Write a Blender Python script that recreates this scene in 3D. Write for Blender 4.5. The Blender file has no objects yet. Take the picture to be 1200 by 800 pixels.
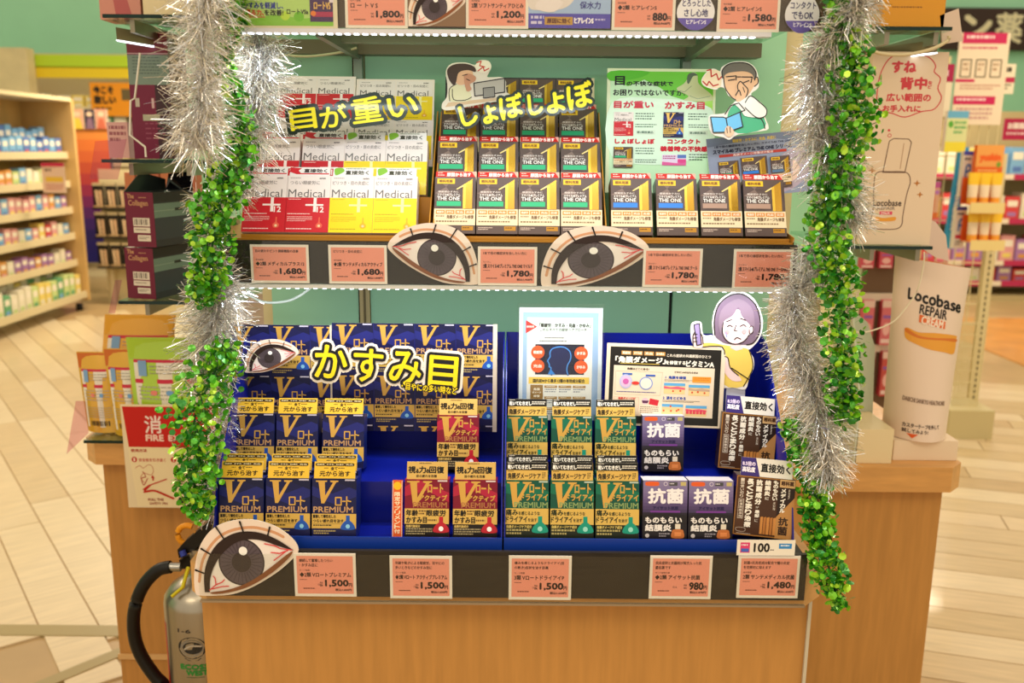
import bpy, math, random
from mathutils import Vector, Matrix
R = math.radians
rnd = random.Random(7)
SC = bpy.context.scene
COL = SC.collection

# ------------------------------------------------------------------ camera
F = 1050.0                      # focal length in pixels of the 1200 x 800 frame
PITCH, ROLL = 12.0, 0.5
CAM = Vector((0, 0, 1.45))
RM = Matrix.Rotation(R(90 - PITCH), 3, 'X') @ Matrix.Rotation(R(ROLL), 3, 'Z')
cd = bpy.data.cameras.new('camera')
cam = bpy.data.objects.new('camera', cd)
COL.objects.link(cam)
cam.matrix_world = Matrix.Translation(CAM) @ RM.to_4x4()
cd.sensor_width = 36.0
cd.lens = F / 1200 * 36
cd.clip_start = 0.05
cd.dof.use_dof = True
cd.dof.focus_distance = 1.17
cd.dof.aperture_fstop = 5.6
SC.camera = cam

# ------------------------------------------------------------------ world, lights, exposure
w = bpy.data.worlds.new('world'); SC.world = w; w.use_nodes = True
w.node_tree.nodes['Background'].inputs[0].default_value = (1.0, 0.86, 0.66, 1)
w.node_tree.nodes['Background'].inputs[1].default_value = 0.85
SC.view_settings.view_transform = 'Standard'
SC.view_settings.look = 'None'
SC.view_settings.gamma = 1
SC.view_settings.use_curve_mapping = False
SC.view_settings.exposure = 0.12


def area(name, loc, rot, sx, sy, watts, col):
    l = bpy.data.lights.new(name, 'AREA'); l.shape = 'RECTANGLE'; l.size = sx; l.size_y = sy
    l.energy = watts; l.color = col
    o = bpy.data.objects.new(name, l); o.location = loc; o.rotation_euler = rot
    COL.objects.link(o); return o


WARM = (1.0, 0.83, 0.6)
for i, (x, y, e) in enumerate([(-1.6, -0.6, 16), (1.6, -0.6, 16), (0, 0.0, 8), (-3.2, 3.5, 34), (3.2, 3.5, 34), (-3, 8, 80), (3.6, 8, 80)]):
    area('ceiling_lamp_light', (x, y, 2.85), (0, 0, 0), 1.2, 0.6, e, WARM)
LED_TOP = area('led_strip_light', (0.0, 1.07, 1.563), (R(14), 0, 0), 0.70, 0.012, 0.9, (0.86, 0.93, 1.0))
LED_MID = area('led_strip_light', (0.0, 1.125, 1.272), (R(12), 0, 0), 0.70, 0.012, 0.8, (0.86, 0.93, 1.0))


# ------------------------------------------------------------------ pixel -> point helpers (design aid: every thing gets its own real depth)
def ray(px, py):
    return RM @ Vector(((px - 600) / F, -(py - 400) / F, -1))


def W(px, py, D):
    d = ray(px, py)
    return CAM + d * (D / d.y)


def WZ(px, py, z):
    d = ray(px, py)
    return CAM + d * ((z - CAM.z) / d.z)


def on_lean(px, py, P0, lean):
    n = Vector((0, math.cos(R(lean)), -math.sin(R(lean))))
    d = ray(px, py)
    return CAM + d * ((P0 - CAM).dot(n) / d.dot(n))


# ------------------------------------------------------------------ materials
def lin(h):
    h = int(h, 16) if isinstance(h, str) else h
    o = []
    for s in (16, 8, 0):
        c = ((h >> s) & 255) / 255
        o.append(c / 12.92 if c <= 0.04045 else ((c + 0.055) / 1.055) ** 2.4)
    return (*o, 1)


MC = {}


def M(h, rough=0.5, metal=0.0, coat=0.0, noise=0.0, scale=30, stretch=None, emit=0.0, trans=0.0, bump=0.0):
    k = (h, rough, metal, coat, noise, scale, stretch, emit, trans, bump)
    if k in MC: return MC[k]
    m = bpy.data.materials.new('surface_%06x' % h); m.use_nodes = True
    nt = m.node_tree; b = nt.nodes['Principled BSDF']
    b.inputs['Base Color'].default_value = lin(h)
    b.inputs['Roughness'].default_value = rough
    b.inputs['Metallic'].default_value = metal
    b.inputs['Coat Weight'].default_value = coat
    if metal == 0 and not trans: b.inputs['Specular IOR Level'].default_value = 0.3
    b.inputs['Coat Roughness'].default_value = 0.08
    b.inputs['Transmission Weight'].default_value = trans
    if emit:
        b.inputs['Emission Color'].default_value = lin(h); b.inputs['Emission Strength'].default_value = emit
    if noise or bump:
        tc = nt.nodes.new('ShaderNodeTexCoord'); mp = nt.nodes.new('ShaderNodeMapping')
        nt.links.new(tc.outputs['Object'], mp.inputs[0])
        if stretch: mp.inputs['Scale'].default_value = stretch
        nz = nt.nodes.new('ShaderNodeTexNoise'); nz.inputs['Scale'].default_value = scale
        nz.inputs['Detail'].default_value = 4
        nt.links.new(mp.outputs[0], nz.inputs['Vector'])
        if noise:
            rp = nt.nodes.new('ShaderNodeValToRGB')
            c = lin(h)
            rp.color_ramp.elements[0].position = .3; rp.color_ramp.elements[1].position = .7
            rp.color_ramp.elements[0].color = (*[x * (1 - noise) for x in c[:3]], 1)
            rp.color_ramp.elements[1].color = (*[min(1, x * (1 + noise)) for x in c[:3]], 1)
            nt.links.new(nz.outputs['Fac'], rp.inputs[0]); nt.links.new(rp.outputs[0], b.inputs['Base Color'])
        if bump:
            bp = nt.nodes.new('ShaderNodeBump'); bp.inputs['Strength'].default_value = bump; bp.inputs['Distance'].default_value = .002
            nt.links.new(nz.outputs['Fac'], bp.inputs['Height']); nt.links.new(bp.outputs[0], b.inputs['Normal'])
    MC[k] = m; return m


def ink(h): return M(h, 0.42, 0, 0.06)


WOOD = M(0xC08A48, 0.42, 0, 0.1, 0.09, 14, (6, 6, 0.5))
WOODE = M(0xD49D5A, 0.4, 0, 0.15, 0.12, 10, (1, 6, 6))
GLASS = M(0xDDF2E8, 0.03, trans=1.0)
CLEAR = M(0xFFFFFF, 0.05, trans=1.0)
STEEL = M(0xA9A79F, 0.28, 1.0, noise=.1, scale=60, stretch=(1, 1, 20))
WHITE = M(0xEFE6DA, 0.5)
CREAM = M(0xDCCB9C, 0.55, noise=.06, scale=8)
MINT = M(0x9DD3AC, 0.55, noise=.04, scale=6)


# ------------------------------------------------------------------ mesh builder
class MB:
    def __init__(s): s.v = []; s.f = []; s.m = []; s.mats = []; s.sm = []

    def mi(s, m):
        if m not in s.mats: s.mats.append(m)
        return s.mats.index(m)

    def face(s, pts, m, smooth=False):
        n = len(s.v); s.v.extend([tuple(p) for p in pts]); s.f.append(tuple(range(n, n + len(pts)))); s.m.append(s.mi(m)); s.sm.append(smooth)

    def grid(s, rows, m, closed=False, smooth=True):
        n = len(s.v); c = len(rows[0])
        for r in rows: s.v.extend([tuple(p) for p in r])
        for i in range(len(rows) - 1):
            for j in range(c if closed else c - 1):
                k = (j + 1) % c
                s.f.append((n + i * c + j, n + i * c + k, n + (i + 1) * c + k, n + (i + 1) * c + j)); s.m.append(s.mi(m)); s.sm.append(smooth)

    def box(s, a, b, m, bev=0.0):
        x0, y0, z0 = [min(a[i], b[i]) for i in range(3)]; x1, y1, z1 = [max(a[i], b[i]) for i in range(3)]
        n = len(s.v)
        s.v += [(x0, y0, z0), (x1, y0, z0), (x1, y1, z0), (x0, y1, z0), (x0, y0, z1), (x1, y0, z1), (x1, y1, z1), (x0, y1, z1)]
        for f in ((0, 3, 2, 1), (4, 5, 6, 7), (0, 1, 5, 4), (1, 2, 6, 5), (2, 3, 7, 6), (3, 0, 4, 7)):
            s.f.append(tuple(n + i for i in f)); s.m.append(s.mi(m)); s.sm.append(False)

    def ext(s, pts, off, m, m2=None):
        """closed 3-D polygon extruded along off"""
        off = Vector(off); q = [Vector(p) for p in pts]
        s.face(q, m); s.face([p + off for p in reversed(q)], m2 or m)
        for i in range(len(q)):
            a, b = q[i], q[(i + 1) % len(q)]
            s.face([a, a + off, b + off, b], m2 or m)

    def xprof(s, pts, x0, x1, m):
        s.ext([(x0, y, z) for y, z in pts], (x1 - x0, 0, 0), m)

    def zprof(s, pts, z0, z1, m):
        s.ext([(x, y, z0) for x, y in pts], (0, 0, z1 - z0), m)

    def tube(s, pts, r, m, n=8):
        pts = [Vector(p) for p in pts]; rows = []
        for i, p in enumerate(pts):
            t = (pts[min(i + 1, len(pts) - 1)] - pts[max(i - 1, 0)]).normalized()
            a = t.cross(Vector((0, 0, 1)) if abs(t.z) < .95 else Vector((1, 0, 0))).normalized(); b = t.cross(a)
            rr = r[i] if isinstance(r, (list, tuple)) else r
            rows.append([p + (a * math.cos(2 * math.pi * k / n) + b * math.sin(2 * math.pi * k / n)) * rr for k in range(n)])
        s.grid(rows, m, True)
        s.face(rows[0], m); s.face(list(reversed(rows[-1])), m)

    def lathe(s, prof, c, m, n=32):
        s.grid([[(c[0] + r * math.cos(2 * math.pi * k / n), c[1] + r * math.sin(2 * math.pi * k / n), c[2] + z) for k in range(n)] for r, z in prof], m, True)

    def art(s, A, u0, v1, sx, sz, y=0.0, O=(0, 0, 0), eps=0.00011, fn=None):
        """print A on the local plane y (facing -y); art units are y-down, (u0, v1) is the lower left"""
        n = len(s.v)
        for it in A.items:
            mi = s.mi(it[1] if not isinstance(it[1], int) else ink(it[1])); yy = y - eps * (it[3] + 1)
            for k_, p in enumerate(it[0]):
                n = len(s.v); yy = y - eps * (it[3] + 1) - eps * .0045 * (k_ % 160)
                if fn: s.v += [fn((u - u0) * sx, yy, (v1 - v) * sz) for u, v in p]
                else: s.v += [(O[0] + (u - u0) * sx, O[1] + yy, O[2] + (v1 - v) * sz) for u, v in p]
                s.f.append(tuple(range(n, n + len(p)))); s.m.append(mi); s.sm.append(False)

    def mesh(s, name):
        me = bpy.data.meshes.new(name); me.from_pydata(s.v, [], s.f)
        for m in s.mats: me.materials.append(m)
        me.polygons.foreach_set('material_index', s.m); me.polygons.foreach_set('use_smooth', s.sm)
        me.update(); return me

    def build(s, name, parent=None, **k):
        return obj(name, s.mesh(name), parent, **k)


def obj(name, me, parent=None, loc=None, mat=None, label=None, cat=None, group=None, kind=None):
    o = bpy.data.objects.new(name, me); COL.objects.link(o)
    if parent: o.parent = parent
    if mat is not None: o.matrix_world = mat
    elif loc is not None: o.location = loc
    tag(o, label, cat, group, kind); return o


def tag(o, label=None, cat=None, group=None, kind=None):
    if label: o['label'] = label
    if cat: o['category'] = cat
    if group: o['group'] = group
    if kind: o['kind'] = kind
    return o


def thing(name, loc, label, cat, group=None, mat=None):
    return obj(name, None, None, loc, mat, label, cat, group)


def TF(loc, yaw=0, lean=0, roll=0):
    return Matrix.Translation(Vector(loc)) @ (Matrix.Rotation(R(yaw), 4, 'Z') @ Matrix.Rotation(R(-lean), 4, 'X') @ Matrix.Rotation(R(roll), 4, 'Y'))


# ------------------------------------------------------------------ text and flat print
TC = {}


def glyphs(s, res=2):
    k = (s, res)
    if k in TC: return TC[k]
    c = bpy.data.curves.new('t', 'FONT'); c.body = s; c.resolution_u = res; c.fill_mode = 'FRONT'
    o = bpy.data.objects.new('t', c); COL.objects.link(o)
    dg = bpy.context.evaluated_depsgraph_get(); e = o.evaluated_get(dg); me = e.to_mesh()
    vs = [(v.co.x, v.co.y) for v in me.vertices]; fs = [tuple(p.vertices) for p in me.polygons]
    cnt = {}
    for f in fs:
        for i in range(len(f)):
            q = tuple(sorted((f[i], f[(i + 1) % len(f)]))); cnt[q] = cnt.get(q, 0) + 1
    ed = [q for q, n in cnt.items() if n == 1]
    e.to_mesh_clear(); bpy.data.objects.remove(o); bpy.data.curves.remove(c)
    used = {i for f in fs for i in f}
    xs = [vs[i][0] for i in used]; ys = [vs[i][1] for i in used]
    r = (vs, fs, ed, (min(xs), min(ys), max(xs), max(ys))); TC[k] = r; return r


def sm(pts, n=5, closed=True):
    """smooth curve through points"""
    out = []; L = len(pts)
    for i in range(L if closed else L - 1):
        g = lambda j: pts[j % L] if closed else pts[max(0, min(L - 1, j))]
        p0, p1, p2, p3 = g(i - 1), g(i), g(i + 1), g(i + 2)
        for k in range(n):
            t = k / n
            out.append(tuple(0.5 * (2 * p1[a] + (p2[a] - p0[a]) * t + (2 * p0[a] - 5 * p1[a] + 4 * p2[a] - p3[a]) * t * t + (3 * p1[a] - p0[a] - 3 * p2[a] + p3[a]) * t ** 3) for a in (0, 1)))
    if not closed: out.append(tuple(pts[-1]))
    return out


def cap(a, b, w):
    dx, dy = b[0] - a[0], b[1] - a[1]; L = math.hypot(dx, dy) or 1e-9
    nx, ny = -dy / L * w, dx / L * w
    return [(a[0] + nx, a[1] + ny), (b[0] + nx, b[1] + ny), (b[0] - nx, b[1] - ny), (a[0] - nx, a[1] - ny)]


def disc(c, r, n=8, ry=None):
    return [(c[0] + r * math.cos(2 * math.pi * k / n), c[1] + (ry or r) * math.sin(2 * math.pi * k / n)) for k in range(n)]


class Art:
    def __init__(s): s.items = []

    def add(s, polys, c, lay=None):
        if not polys: return s
        xs = [p[0] for q in polys for p in q]; ys = [p[1] for q in polys for p in q]
        bb = (min(xs), min(ys), max(xs), max(ys))
        if lay is None:
            lay = 0
            for it in s.items:
                b = it[2]
                if b[0] < bb[2] and b[2] > bb[0] and b[1] < bb[3] and b[3] > bb[1]: lay = max(lay, it[3] + 1)
        s.items.append((polys, c, bb, lay)); return s

    def rect(s, x0, y0, x1, y1, c): return s.add([[(x0, y1), (x1, y1), (x1, y0), (x0, y0)]], c)

    def poly(s, p, c): return s.add([list(p)], c)

    def circ(s, x, y, r, c, ry=None, n=20): return s.add([disc((x, y), r, n, ry)], c)

    def line(s, p, wd, c, closed=False):
        q = []; L = len(p)
        for i in range(L if closed else L - 1): q.append(cap(p[i], p[(i + 1) % L], wd / 2))
        for a in p: q.append(disc(a, wd / 2, 6))
        return s.add(q, c)

    def text(s, t, x0, y0, x1, y1, c, bold=0, outs=(), rot=0, res=2, shear=0):
        vs, fs, ed, bb = glyphs(t, res)
        kx = (x1 - x0) / (bb[2] - bb[0]); ky = (y1 - y0) / (bb[3] - bb[1])
        cx, cy = (x0 + x1) / 2, (y0 + y1) / 2; ca, sa = math.cos(R(rot)), math.sin(R(rot))

        def T(v):
            x = x0 + (v[0] - bb[0]) * kx; y = y1 - (v[1] - bb[1]) * ky
            x += shear * (y1 - y)
            dx, dy = x - cx, y - cy
            return (cx + dx * ca + dy * sa, cy - dx * sa + dy * ca)
        q = [T(v) for v in vs]
        base = [[q[i] for i in f] for f in fs]

        def stroke(r, n=7):
            o = []; seen = set()
            for a, b in ed:
                o.append(cap(q[a], q[b], r))
                for k in (a, b):
                    if k not in seen and n: seen.add(k); o.append(disc(q[k], r, n))
            return o
        for r, oc in outs: s.add(base + stroke(r), oc)
        return s.add(base + (stroke(bold, 0) if bold else []), c)

    def vtext(s, t, x0, y0, x1, y1, c, bold=0):
        h = (y1 - y0) / len(t)
        for i, ch in enumerate(t):
            if ch == ' ': continue
            k = .8 if ch not in 'ー・' else .5
            cw = (x1 - x0) * (k if ch != 'ー' else .16); chh = h * (.84 if ch != '・' else .15)
            cx, cy = (x0 + x1) / 2, y0 + h * (i + .5)
            if ch == 'ー': s.rect(cx - (x1 - x0) * .06, cy - h * .38, cx + (x1 - x0) * .06, cy + h * .38, c)
            else: s.text(ch, cx - (x1 - x0) * .46 if ch != '・' else cx - cw * .2, cy - chh / 2, cx + (x1 - x0) * .46 if ch != '・' else cx + cw * .2, cy + chh / 2, c, bold)
        return s

    def fine(s, x0, y0, x1, y1, c, n=1, fill=.55):
        """illegible fine print: rows of short dashes"""
        h = (y1 - y0) / n; g = random.Random(int(x0 * 13 + y0 * 7 + n)); q = []
        for i in range(n):
            x = x0; y = y0 + i * h; e = x1 if i < n - 1 else x0 + (x1 - x0) * g.uniform(.6, 1)
            while x < e:
                wd = h * g.uniform(.25, .9) * 1.2; q.append([(x, y + h * fill), (min(e, x + wd), y + h * fill), (min(e, x + wd), y), (x, y)]); x += wd + h * .22
        return s.add(q, c)

    def put(s, A, x0, y0, x1, y1, w_, h_, base=None, drop=()):
        kx, ky = (x1 - x0) / w_, (y1 - y0) / h_
        base = max([it[3] for it in s.items], default=-1) + 1 if base is None else base
        for p, c, bb, lay in A.items:
            s.items.append(([[(x0 + a * kx, y0 + b * ky) for a, b in q] for q in p], c, (x0 + bb[0] * kx, y0 + bb[1] * ky, x0 + bb[2] * kx, y0 + bb[3] * ky), base + lay))
        return s

    def clip(s, x0, y0, x1, y1):
        out = []
        for p, c, bb, lay in s.items:
            if bb[0] >= x0 and bb[1] >= y0 and bb[2] <= x1 and bb[3] <= y1: out.append((p, c, bb, lay)); continue
            r = []
            for q in p:
                for ax, lim, sg in ((0, x0, 1), (0, x1, -1), (1, y0, 1), (1, y1, -1)):
                    o = []
                    for i in range(len(q)):
                        a, b = q[i - 1], q[i]; da, db = (a[ax] - lim) * sg, (b[ax] - lim) * sg
                        if (da >= 0) != (db >= 0):
                            t = da / (da - db); o.append((a[0] + (b[0] - a[0]) * t, a[1] + (b[1] - a[1]) * t))
                        if db >= 0: o.append(b)
                    q = o
                    if len(q) < 3: break
                if len(q) >= 3: r.append(q)
            if r: out.append((r, c, bb, lay))
        s.items = out; return s


def flat(name, A, arect, pr, D, label, cat, lean=0, roll=0, yaw=0, outline=None, t=.0012, back=0xE8DCC8, group=None, parent=None, bmat=None):
    """a real flat card: art rect -> a card whose foot stands at depth D"""
    u0, v0, u1, v1 = arect; x0, y0, x1, y1 = pr
    B = W(x0, y1, D); B2 = W(x1, y1, D)
    T = on_lean((x0 + x1) / 2, y0, W((x0 + x1) / 2, y1, D), lean)
    wd = abs(B2.x - B.x); ht = (T - W((x0 + x1) / 2, y1, D)).length
    sx, sz = wd / (u1 - u0), ht / (v1 - v0)
    mb = MB(); bm = bmat or M(back, .5)
    ol = outline or [(u0, v1), (u1, v1), (u1, v0), (u0, v0)]
    mb.ext([((u - u0) * sx - wd / 2, 0, (v1 - v) * sz) for u, v in ol], (0, t, 0), bm)
    mb.art(A, u0, v1, sx, sz, 0, (-wd / 2, 0, 0), eps=.00011 * max(1, D))
    loc = (B + B2) / 2
    mt = TF(loc, yaw, lean, roll)
    return mb.build(name, parent, mat=mt, label=label, cat=cat, group=group)

# ------------------------------------------------------------------ printed artwork (units: pixels of the artwork, y down)
GOLD = M(0xDCAA4C, 0.34, 0.25)
DGOLD = M(0xC79232, 0.3, 0.35)
BLK, WHT = 0x15120F, 0xF6EFE6
LTG = 0x7B756E


def bottle(A, x, y, r, c, hi):
    A.rect(x - r * .3, y - r * 1.6, x + r * .3, y - r * .6, c)
    A.poly(sm([(x - r * .3, y - r * .8), (x + r * .3, y - r * .8), (x + r, y - r * .1), (x + r, y + r * .6), (x - r, y + r * .6), (x - r, y - r * .1)], 3), c)
    A.circ(x, y + r * .1, r * .35, hi, n=10)


def v_logo(A, x, y, s):
    A.poly([(x + s * a, y + s * b) for a, b in ((0, 0), (.5, 0), (.5, .05), (.4, .07), (.42, .66), (.76, .09), (.64, .06), (.64, 0), (1, 0), (1, .05), (.9, .08), (.38, 1), (.25, 1), (.12, .07), (0, .05))], GOLD)


def roto(A, x, y, h, c):
    """the squared lettering 'ro-to'"""
    w = h * .17
    A.line([(x, y), (x + h * .75, y), (x + h * .75, y + h), (x, y + h)], w, c, True)
    A.line([(x + h * .95, y + h * .5), (x + h * 1.3, y + h * .5)], w, c)
    A.line([(x + h * 1.5, y - h * .1), (x + h * 1.5, y + h * 1.1)], w, c)
    A.line([(x + h * 1.5, y + h * .4), (x + h * 2.05, y + h * .52)], w, c)


def art_v_navy():
    A = Art(); A.rect(0, 0, 240, 310, 0x121448)
    A.poly([(0, 40), (110, 80), (240, 30), (240, 95), (130, 140), (0, 90)], 0x1E2370); A.poly([(90, 0), (240, 60), (240, 0)], 0x0F113A)
    v_logo(A, 20, 10, 122); roto(A, 128, 100, 40, GOLD)
    A.text('PREMIUM', 8, 150, 222, 180, 0xC99B6A, 1)
    A.rect(0, 187, 240, 265, 0xD9B053)
    A.text('蓄積して慢性化した', 6, 193, 130, 210, BLK, .6); A.text('つらい疲れ目を治す', 6, 216, 172, 234, BLK, .6)
    A.rect(6, 240, 165, 241.5, 0x6A5A30); A.fine(8, 245, 160, 258, 0x4A4028, 1)
    A.rect(0, 265, 240, 310, 0x15174A); A.fine(10, 275, 130, 300, 0xB8A060, 2); A.rect(178, 3, 232, 11, 0xC9C3D8)
    bottle(A, 195, 250, 34, 0x2257B4, 0x8FD0F0); return A


def art_v_red():
    A = Art(); A.rect(0, 0, 240, 310, 0x80102A); A.poly([(70, 0), (240, 70), (240, 120), (120, 60), (0, 90), (0, 40)], 0xB3213F)
    v_logo(A, 12, 8, 135); A.text('ロート', 125, 22, 207, 70, GOLD, 1.8); A.text('アクティブ', 76, 82, 226, 114, GOLD, 1.4, shear=.12)
    A.text('PREMIUM', 46, 121, 228, 149, 0xB87848, .8); A.rect(0, 155, 240, 237, 0xDDB55C)
    A.text('年齢', 8, 162, 72, 194, BLK, 1.2); A.fine(76, 164, 116, 192, 0x6A4A28, 2); A.text('眼疲労', 118, 162, 222, 194, BLK, 1.2)
    A.text('かすみ目', 10, 200, 120, 232, BLK, 1.2); A.fine(125, 212, 178, 228, 0x6A4A28, 1)
    A.rect(0, 237, 240, 310, 0x1C1410); A.text('角膜代謝成分', 8, 242, 84, 256, 0xD8B868, .5); A.fine(8, 260, 150, 298, 0xA89870, 3)
    A.rect(178, 3, 230, 11, 0xE0D0D0); bottle(A, 198, 258, 38, 0xC01F30, 0xFFFFFF); return A


def art_v_green():
    A = Art(); A.rect(0, 0, 245, 315, 0x0E5340); A.poly([(60, 0), (245, 60), (245, 110), (0, 70), (0, 20)], 0x137053)
    v_logo(A, 10, 8, 138); A.text('ロート', 138, 16, 226, 68, GOLD, 1.8); A.text('ドライアイ', 88, 74, 240, 108, GOLD, 1.4)
    A.text('PREMIUM', 52, 118, 240, 148, 0x8FA86A, .8); A.rect(0, 152, 245, 238, 0xDDB75A)
    A.text('痛み', 5, 157, 72, 190, 0x27301A, 1.2); A.text('を感じるような', 76, 168, 196, 188, 0x27301A, .6)
    A.text('ドライアイ', 5, 196, 125, 226, 0x27301A, 1.2); A.text('を治す', 130, 204, 180, 224, 0x27301A, .5)
    A.rect(0, 238, 245, 315, 0x1E2414); A.text('角膜ダメージケア成分', 8, 243, 150, 259, 0xD8C068, .6); A.fine(8, 264, 140, 300, 0xB8A868, 2)
    A.rect(190, 3, 240, 11, 0xBFD0C0); bottle(A, 198, 258, 40, 0x16997F, 0x9FE0D0); return A


def art_purple():
    A = Art(); A.rect(0, 0, 166, 230, 0x2A2432)
    for i in range(10): A.rect(0, i * 12.4, 166, (i + 1) * 12.4, [0x8A7FA6, 0x877BA4, 0x8376A1, 0x7E709D, 0x776896, 0x6F5F8E, 0x665584, 0x5C4B79, 0x52426D, 0x483A60][i])
    A.poly(sm([(14, 5), (54, 5), (60, 13), (54, 21), (14, 21), (8, 13)], 3), 0xE8622A); A.circ(84, 13, 8, 0xD8D0E0, n=12); A.circ(84, 13, 5.5, 0x8577A3, n=12)
    A.rect(97, 6, 128, 20, 0x4A4A4A); A.rect(140, 5, 160, 20, 0xC8B878); A.fine(99, 10, 126, 17, 0xDDD6E0)
    A.text('抗菌', 20, 32, 150, 88, 0xFBF6FA, 2.6); A.text('アイサット抗菌', 38, 100, 132, 113, 0x2A2050, .8); A.rect(28, 117, 140, 124, 0x7A3A9A)
    A.poly([(0, 135), (60, 128), (110, 128), (166, 135), (166, 230), (0, 230)], 0x211C20)
    A.text('ものもらい', 10, 142, 146, 165, 0xF4EEEA, 1.2); A.text('結膜炎', 10, 171, 108, 196, 0xF4EEEA, 1.2)
    A.rect(122, 168, 142, 188, 0xE8DCC8); A.poly(sm([(116, 190), (148, 190), (154, 200), (154, 222), (110, 222), (110, 200)], 3), 0xC8743A); A.rect(120, 200, 145, 216, 0xE88F50)
    A.circ(18, 214, 8, 0xD0C8C8, n=12); A.fine(62, 204, 104, 222, 0xA098A0, 2); return A


def art_brown():
    A = Art(); A.rect(0, 0, 310, 300, 0x4A2C1A); A.poly([(0, 0), (52, 0), (52, 300), (0, 300)], 0x55341F)
    A.line([(4, 4), (306, 4), (306, 296), (4, 296)], 5, 0xB07838, True)
    A.poly([(225, 0), (310, 0), (310, 90), (222, 190)], 0x2B1810); A.poly([(222, 192), (310, 90), (310, 300), (222, 300)], 0xC18A4C)
    A.rect(228, 2, 308, 42, 0xD9AE78); A.text('眼科薬', 236, 10, 300, 32, 0x4A2A14, 1)
    A.vtext('1回使い切り', 22, 12, 42, 112, 0xE8DACA, .4); A.line([(20, 118), (46, 118), (46, 215), (20, 215)], 2, 0xE8DACA, True); A.vtext('防腐剤無添加', 24, 121, 42, 212, 0xE8DACA, .3)
    A.vtext('長くとどまり治療', 56, 12, 92, 258, 0xFBF3E6, 1.8); A.vtext('抗菌成分', 104, 12, 138, 140, 0xFBF3E6, 1.8); A.vtext('が', 110, 146, 128, 160, 0xFBF3E6); A.vtext('患部', 108, 165, 134, 205, 0xFBF3E6, .8); A.vtext('に', 110, 212, 128, 228, 0xFBF3E6)
    A.vtext('結膜炎', 150, 12, 182, 92, 0xFBF3E6, 1.6); A.vtext('に', 156, 96, 176, 112, 0xFBF3E6, .6)
    A.vtext('ものもらい', 194, 10, 220, 112, 0xFBF3E6, 1.2); A.vtext('麦粒腫', 200, 118, 214, 160, 0xE8DACA)
    A.vtext('メディカル', 236, 46, 264, 170, 0xFBF3E6, 1.4); A.fine(276, 50, 284, 100, 0xE8DACA, 8); A.text('抗', 236, 192, 284, 232, 0x3A2414, 1.8); A.text('菌', 236, 238, 284, 280, 0x3A2414, 1.8)
    for i in range(5): A.poly([(140 + i * 17, 200), (154 + i * 17, 196), (154 + i * 17, 285), (140 + i * 17, 285)], (0xD08A44, 0xB87434)[i % 2])
    A.line(sm([(14, 270), (24, 262), (60, 262), (66, 270), (60, 280), (24, 280)], 2), 2, 0xC8B8A8, True); A.fine(20, 288, 120, 295, 0xB8A898); return A


def art_medical(red):
    A = Art(); c = 0xC8202C if red else 0xF2D312; ic = 0xF4DCD8 if red else 0xB09A10
    A.rect(0, 0, 256, 137, 0xEBE0DC); A.rect(0, 137, 256, 352, c)
    A.fine(18, 12, 110, 21, 0x9A8E8C); A.text('santen', 190, 11, 226, 21, 0x5A504E, .4)
    if red: A.text('つらい眼疲労に', 18, 32, 192, 56, 0x857C7A, .3)
    else: A.text('ピリつき・目の炎症に', 12, 32, 224, 56, 0x857C7A, .3)
    A.text('Medical', 10, 86, 226, 136, 0x6E6866); wv = 0xF8E8E4 if red else 0xFAF0A0
    A.rect(162, 137, 180, 226, wv); A.rect(115, 178, 221, 189, wv)
    if red: A.text('12', 184, 194, 224, 228, 0xF8E8E4, 1)
    A.fine(14, 146, 98, 153, ic); A.fine(12, 236, 158, 245, ic); A.fine(12, 255, 160, 290, ic, 4, .3); A.fine(10, 328, 180, 338, ic)
    A.poly(sm([(197, 262), (205, 262), (206, 290), (220, 305), (214, 324), (188, 324), (182, 305), (196, 290)], 3), 0xE0604A if red else 0xE8B020)
    A.circ(201, 312, 8, 0xF0C898, n=12); return A


def art_one(band):
    A = Art(); A.rect(0, 0, 430, 610, 0x5A4842)
    for p, c in (([(0, 0), (210, 0), (120, 110)], 0x77615A), ([(0, 0), (120, 110), (0, 180)], 0x57443F), ([(120, 110), (0, 180), (200, 220)], 0x7D675E), ([(210, 0), (120, 110), (300, 120)], 0x5B4843), ([(430, 0), (395, 150), (430, 280)], 0x4C3B37), ([(0, 345), (110, 300), (280, 345)], 0x4F3E3A)): A.poly(p, c)
    A.rect(25, 20, 210, 76, 0xF3C51E); A.text('眼科用薬', 48, 32, 186, 64, 0x8A5A10, 1.5)
    A.poly([(225, 132), (300, 84), (310, 98), (235, 140)], 0xF0D890)
    A.poly([(298, 88), (395, 22), (395, 345), (298, 345)], M(0xB0841A, .25, .6, .4)); A.poly([(298, 88), (325, 70), (325, 345), (298, 345)], M(0xD8AE38, .25, .6, .4))
    A.text('眼疲労かすみに', 40, 152, 250, 172, 0xE6DAD2, .5); A.text('スマイル40プレミアム', 30, 180, 268, 210, 0xFBF6F0, .5); A.text('THE ONE', 30, 216, 262, 254, 0xFBF6F0, .9)
    A.rect(24, 264, 278, 316, band); A.rect(0, 345, 430, 520, 0xEBD6B0)
    for i, t in enumerate(('眼疲労', 'かすみ', '充血', '炎症')): A.rect(18 + i * 102, 360, 110 + i * 102, 402, 0xD98A3C); A.text(t, 30 + i * 102, 369, 98 + i * 102, 393, 0xF8E8D0, .8)
    A.fine(20, 418, 125, 440, 0x8A7050, 1); A.text('角膜ダメージも修復', 132, 412, 412, 452, 0x6A4A2A, 1); A.fine(20, 472, 410, 500, 0x8A7050, 1)
    A.fine(20, 540, 170, 575, 0xC8B0A0, 2); A.rect(290, 530, 410, 575, 0xB8801C); A.fine(300, 542, 400, 560, 0x5A3A10); return A


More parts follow.
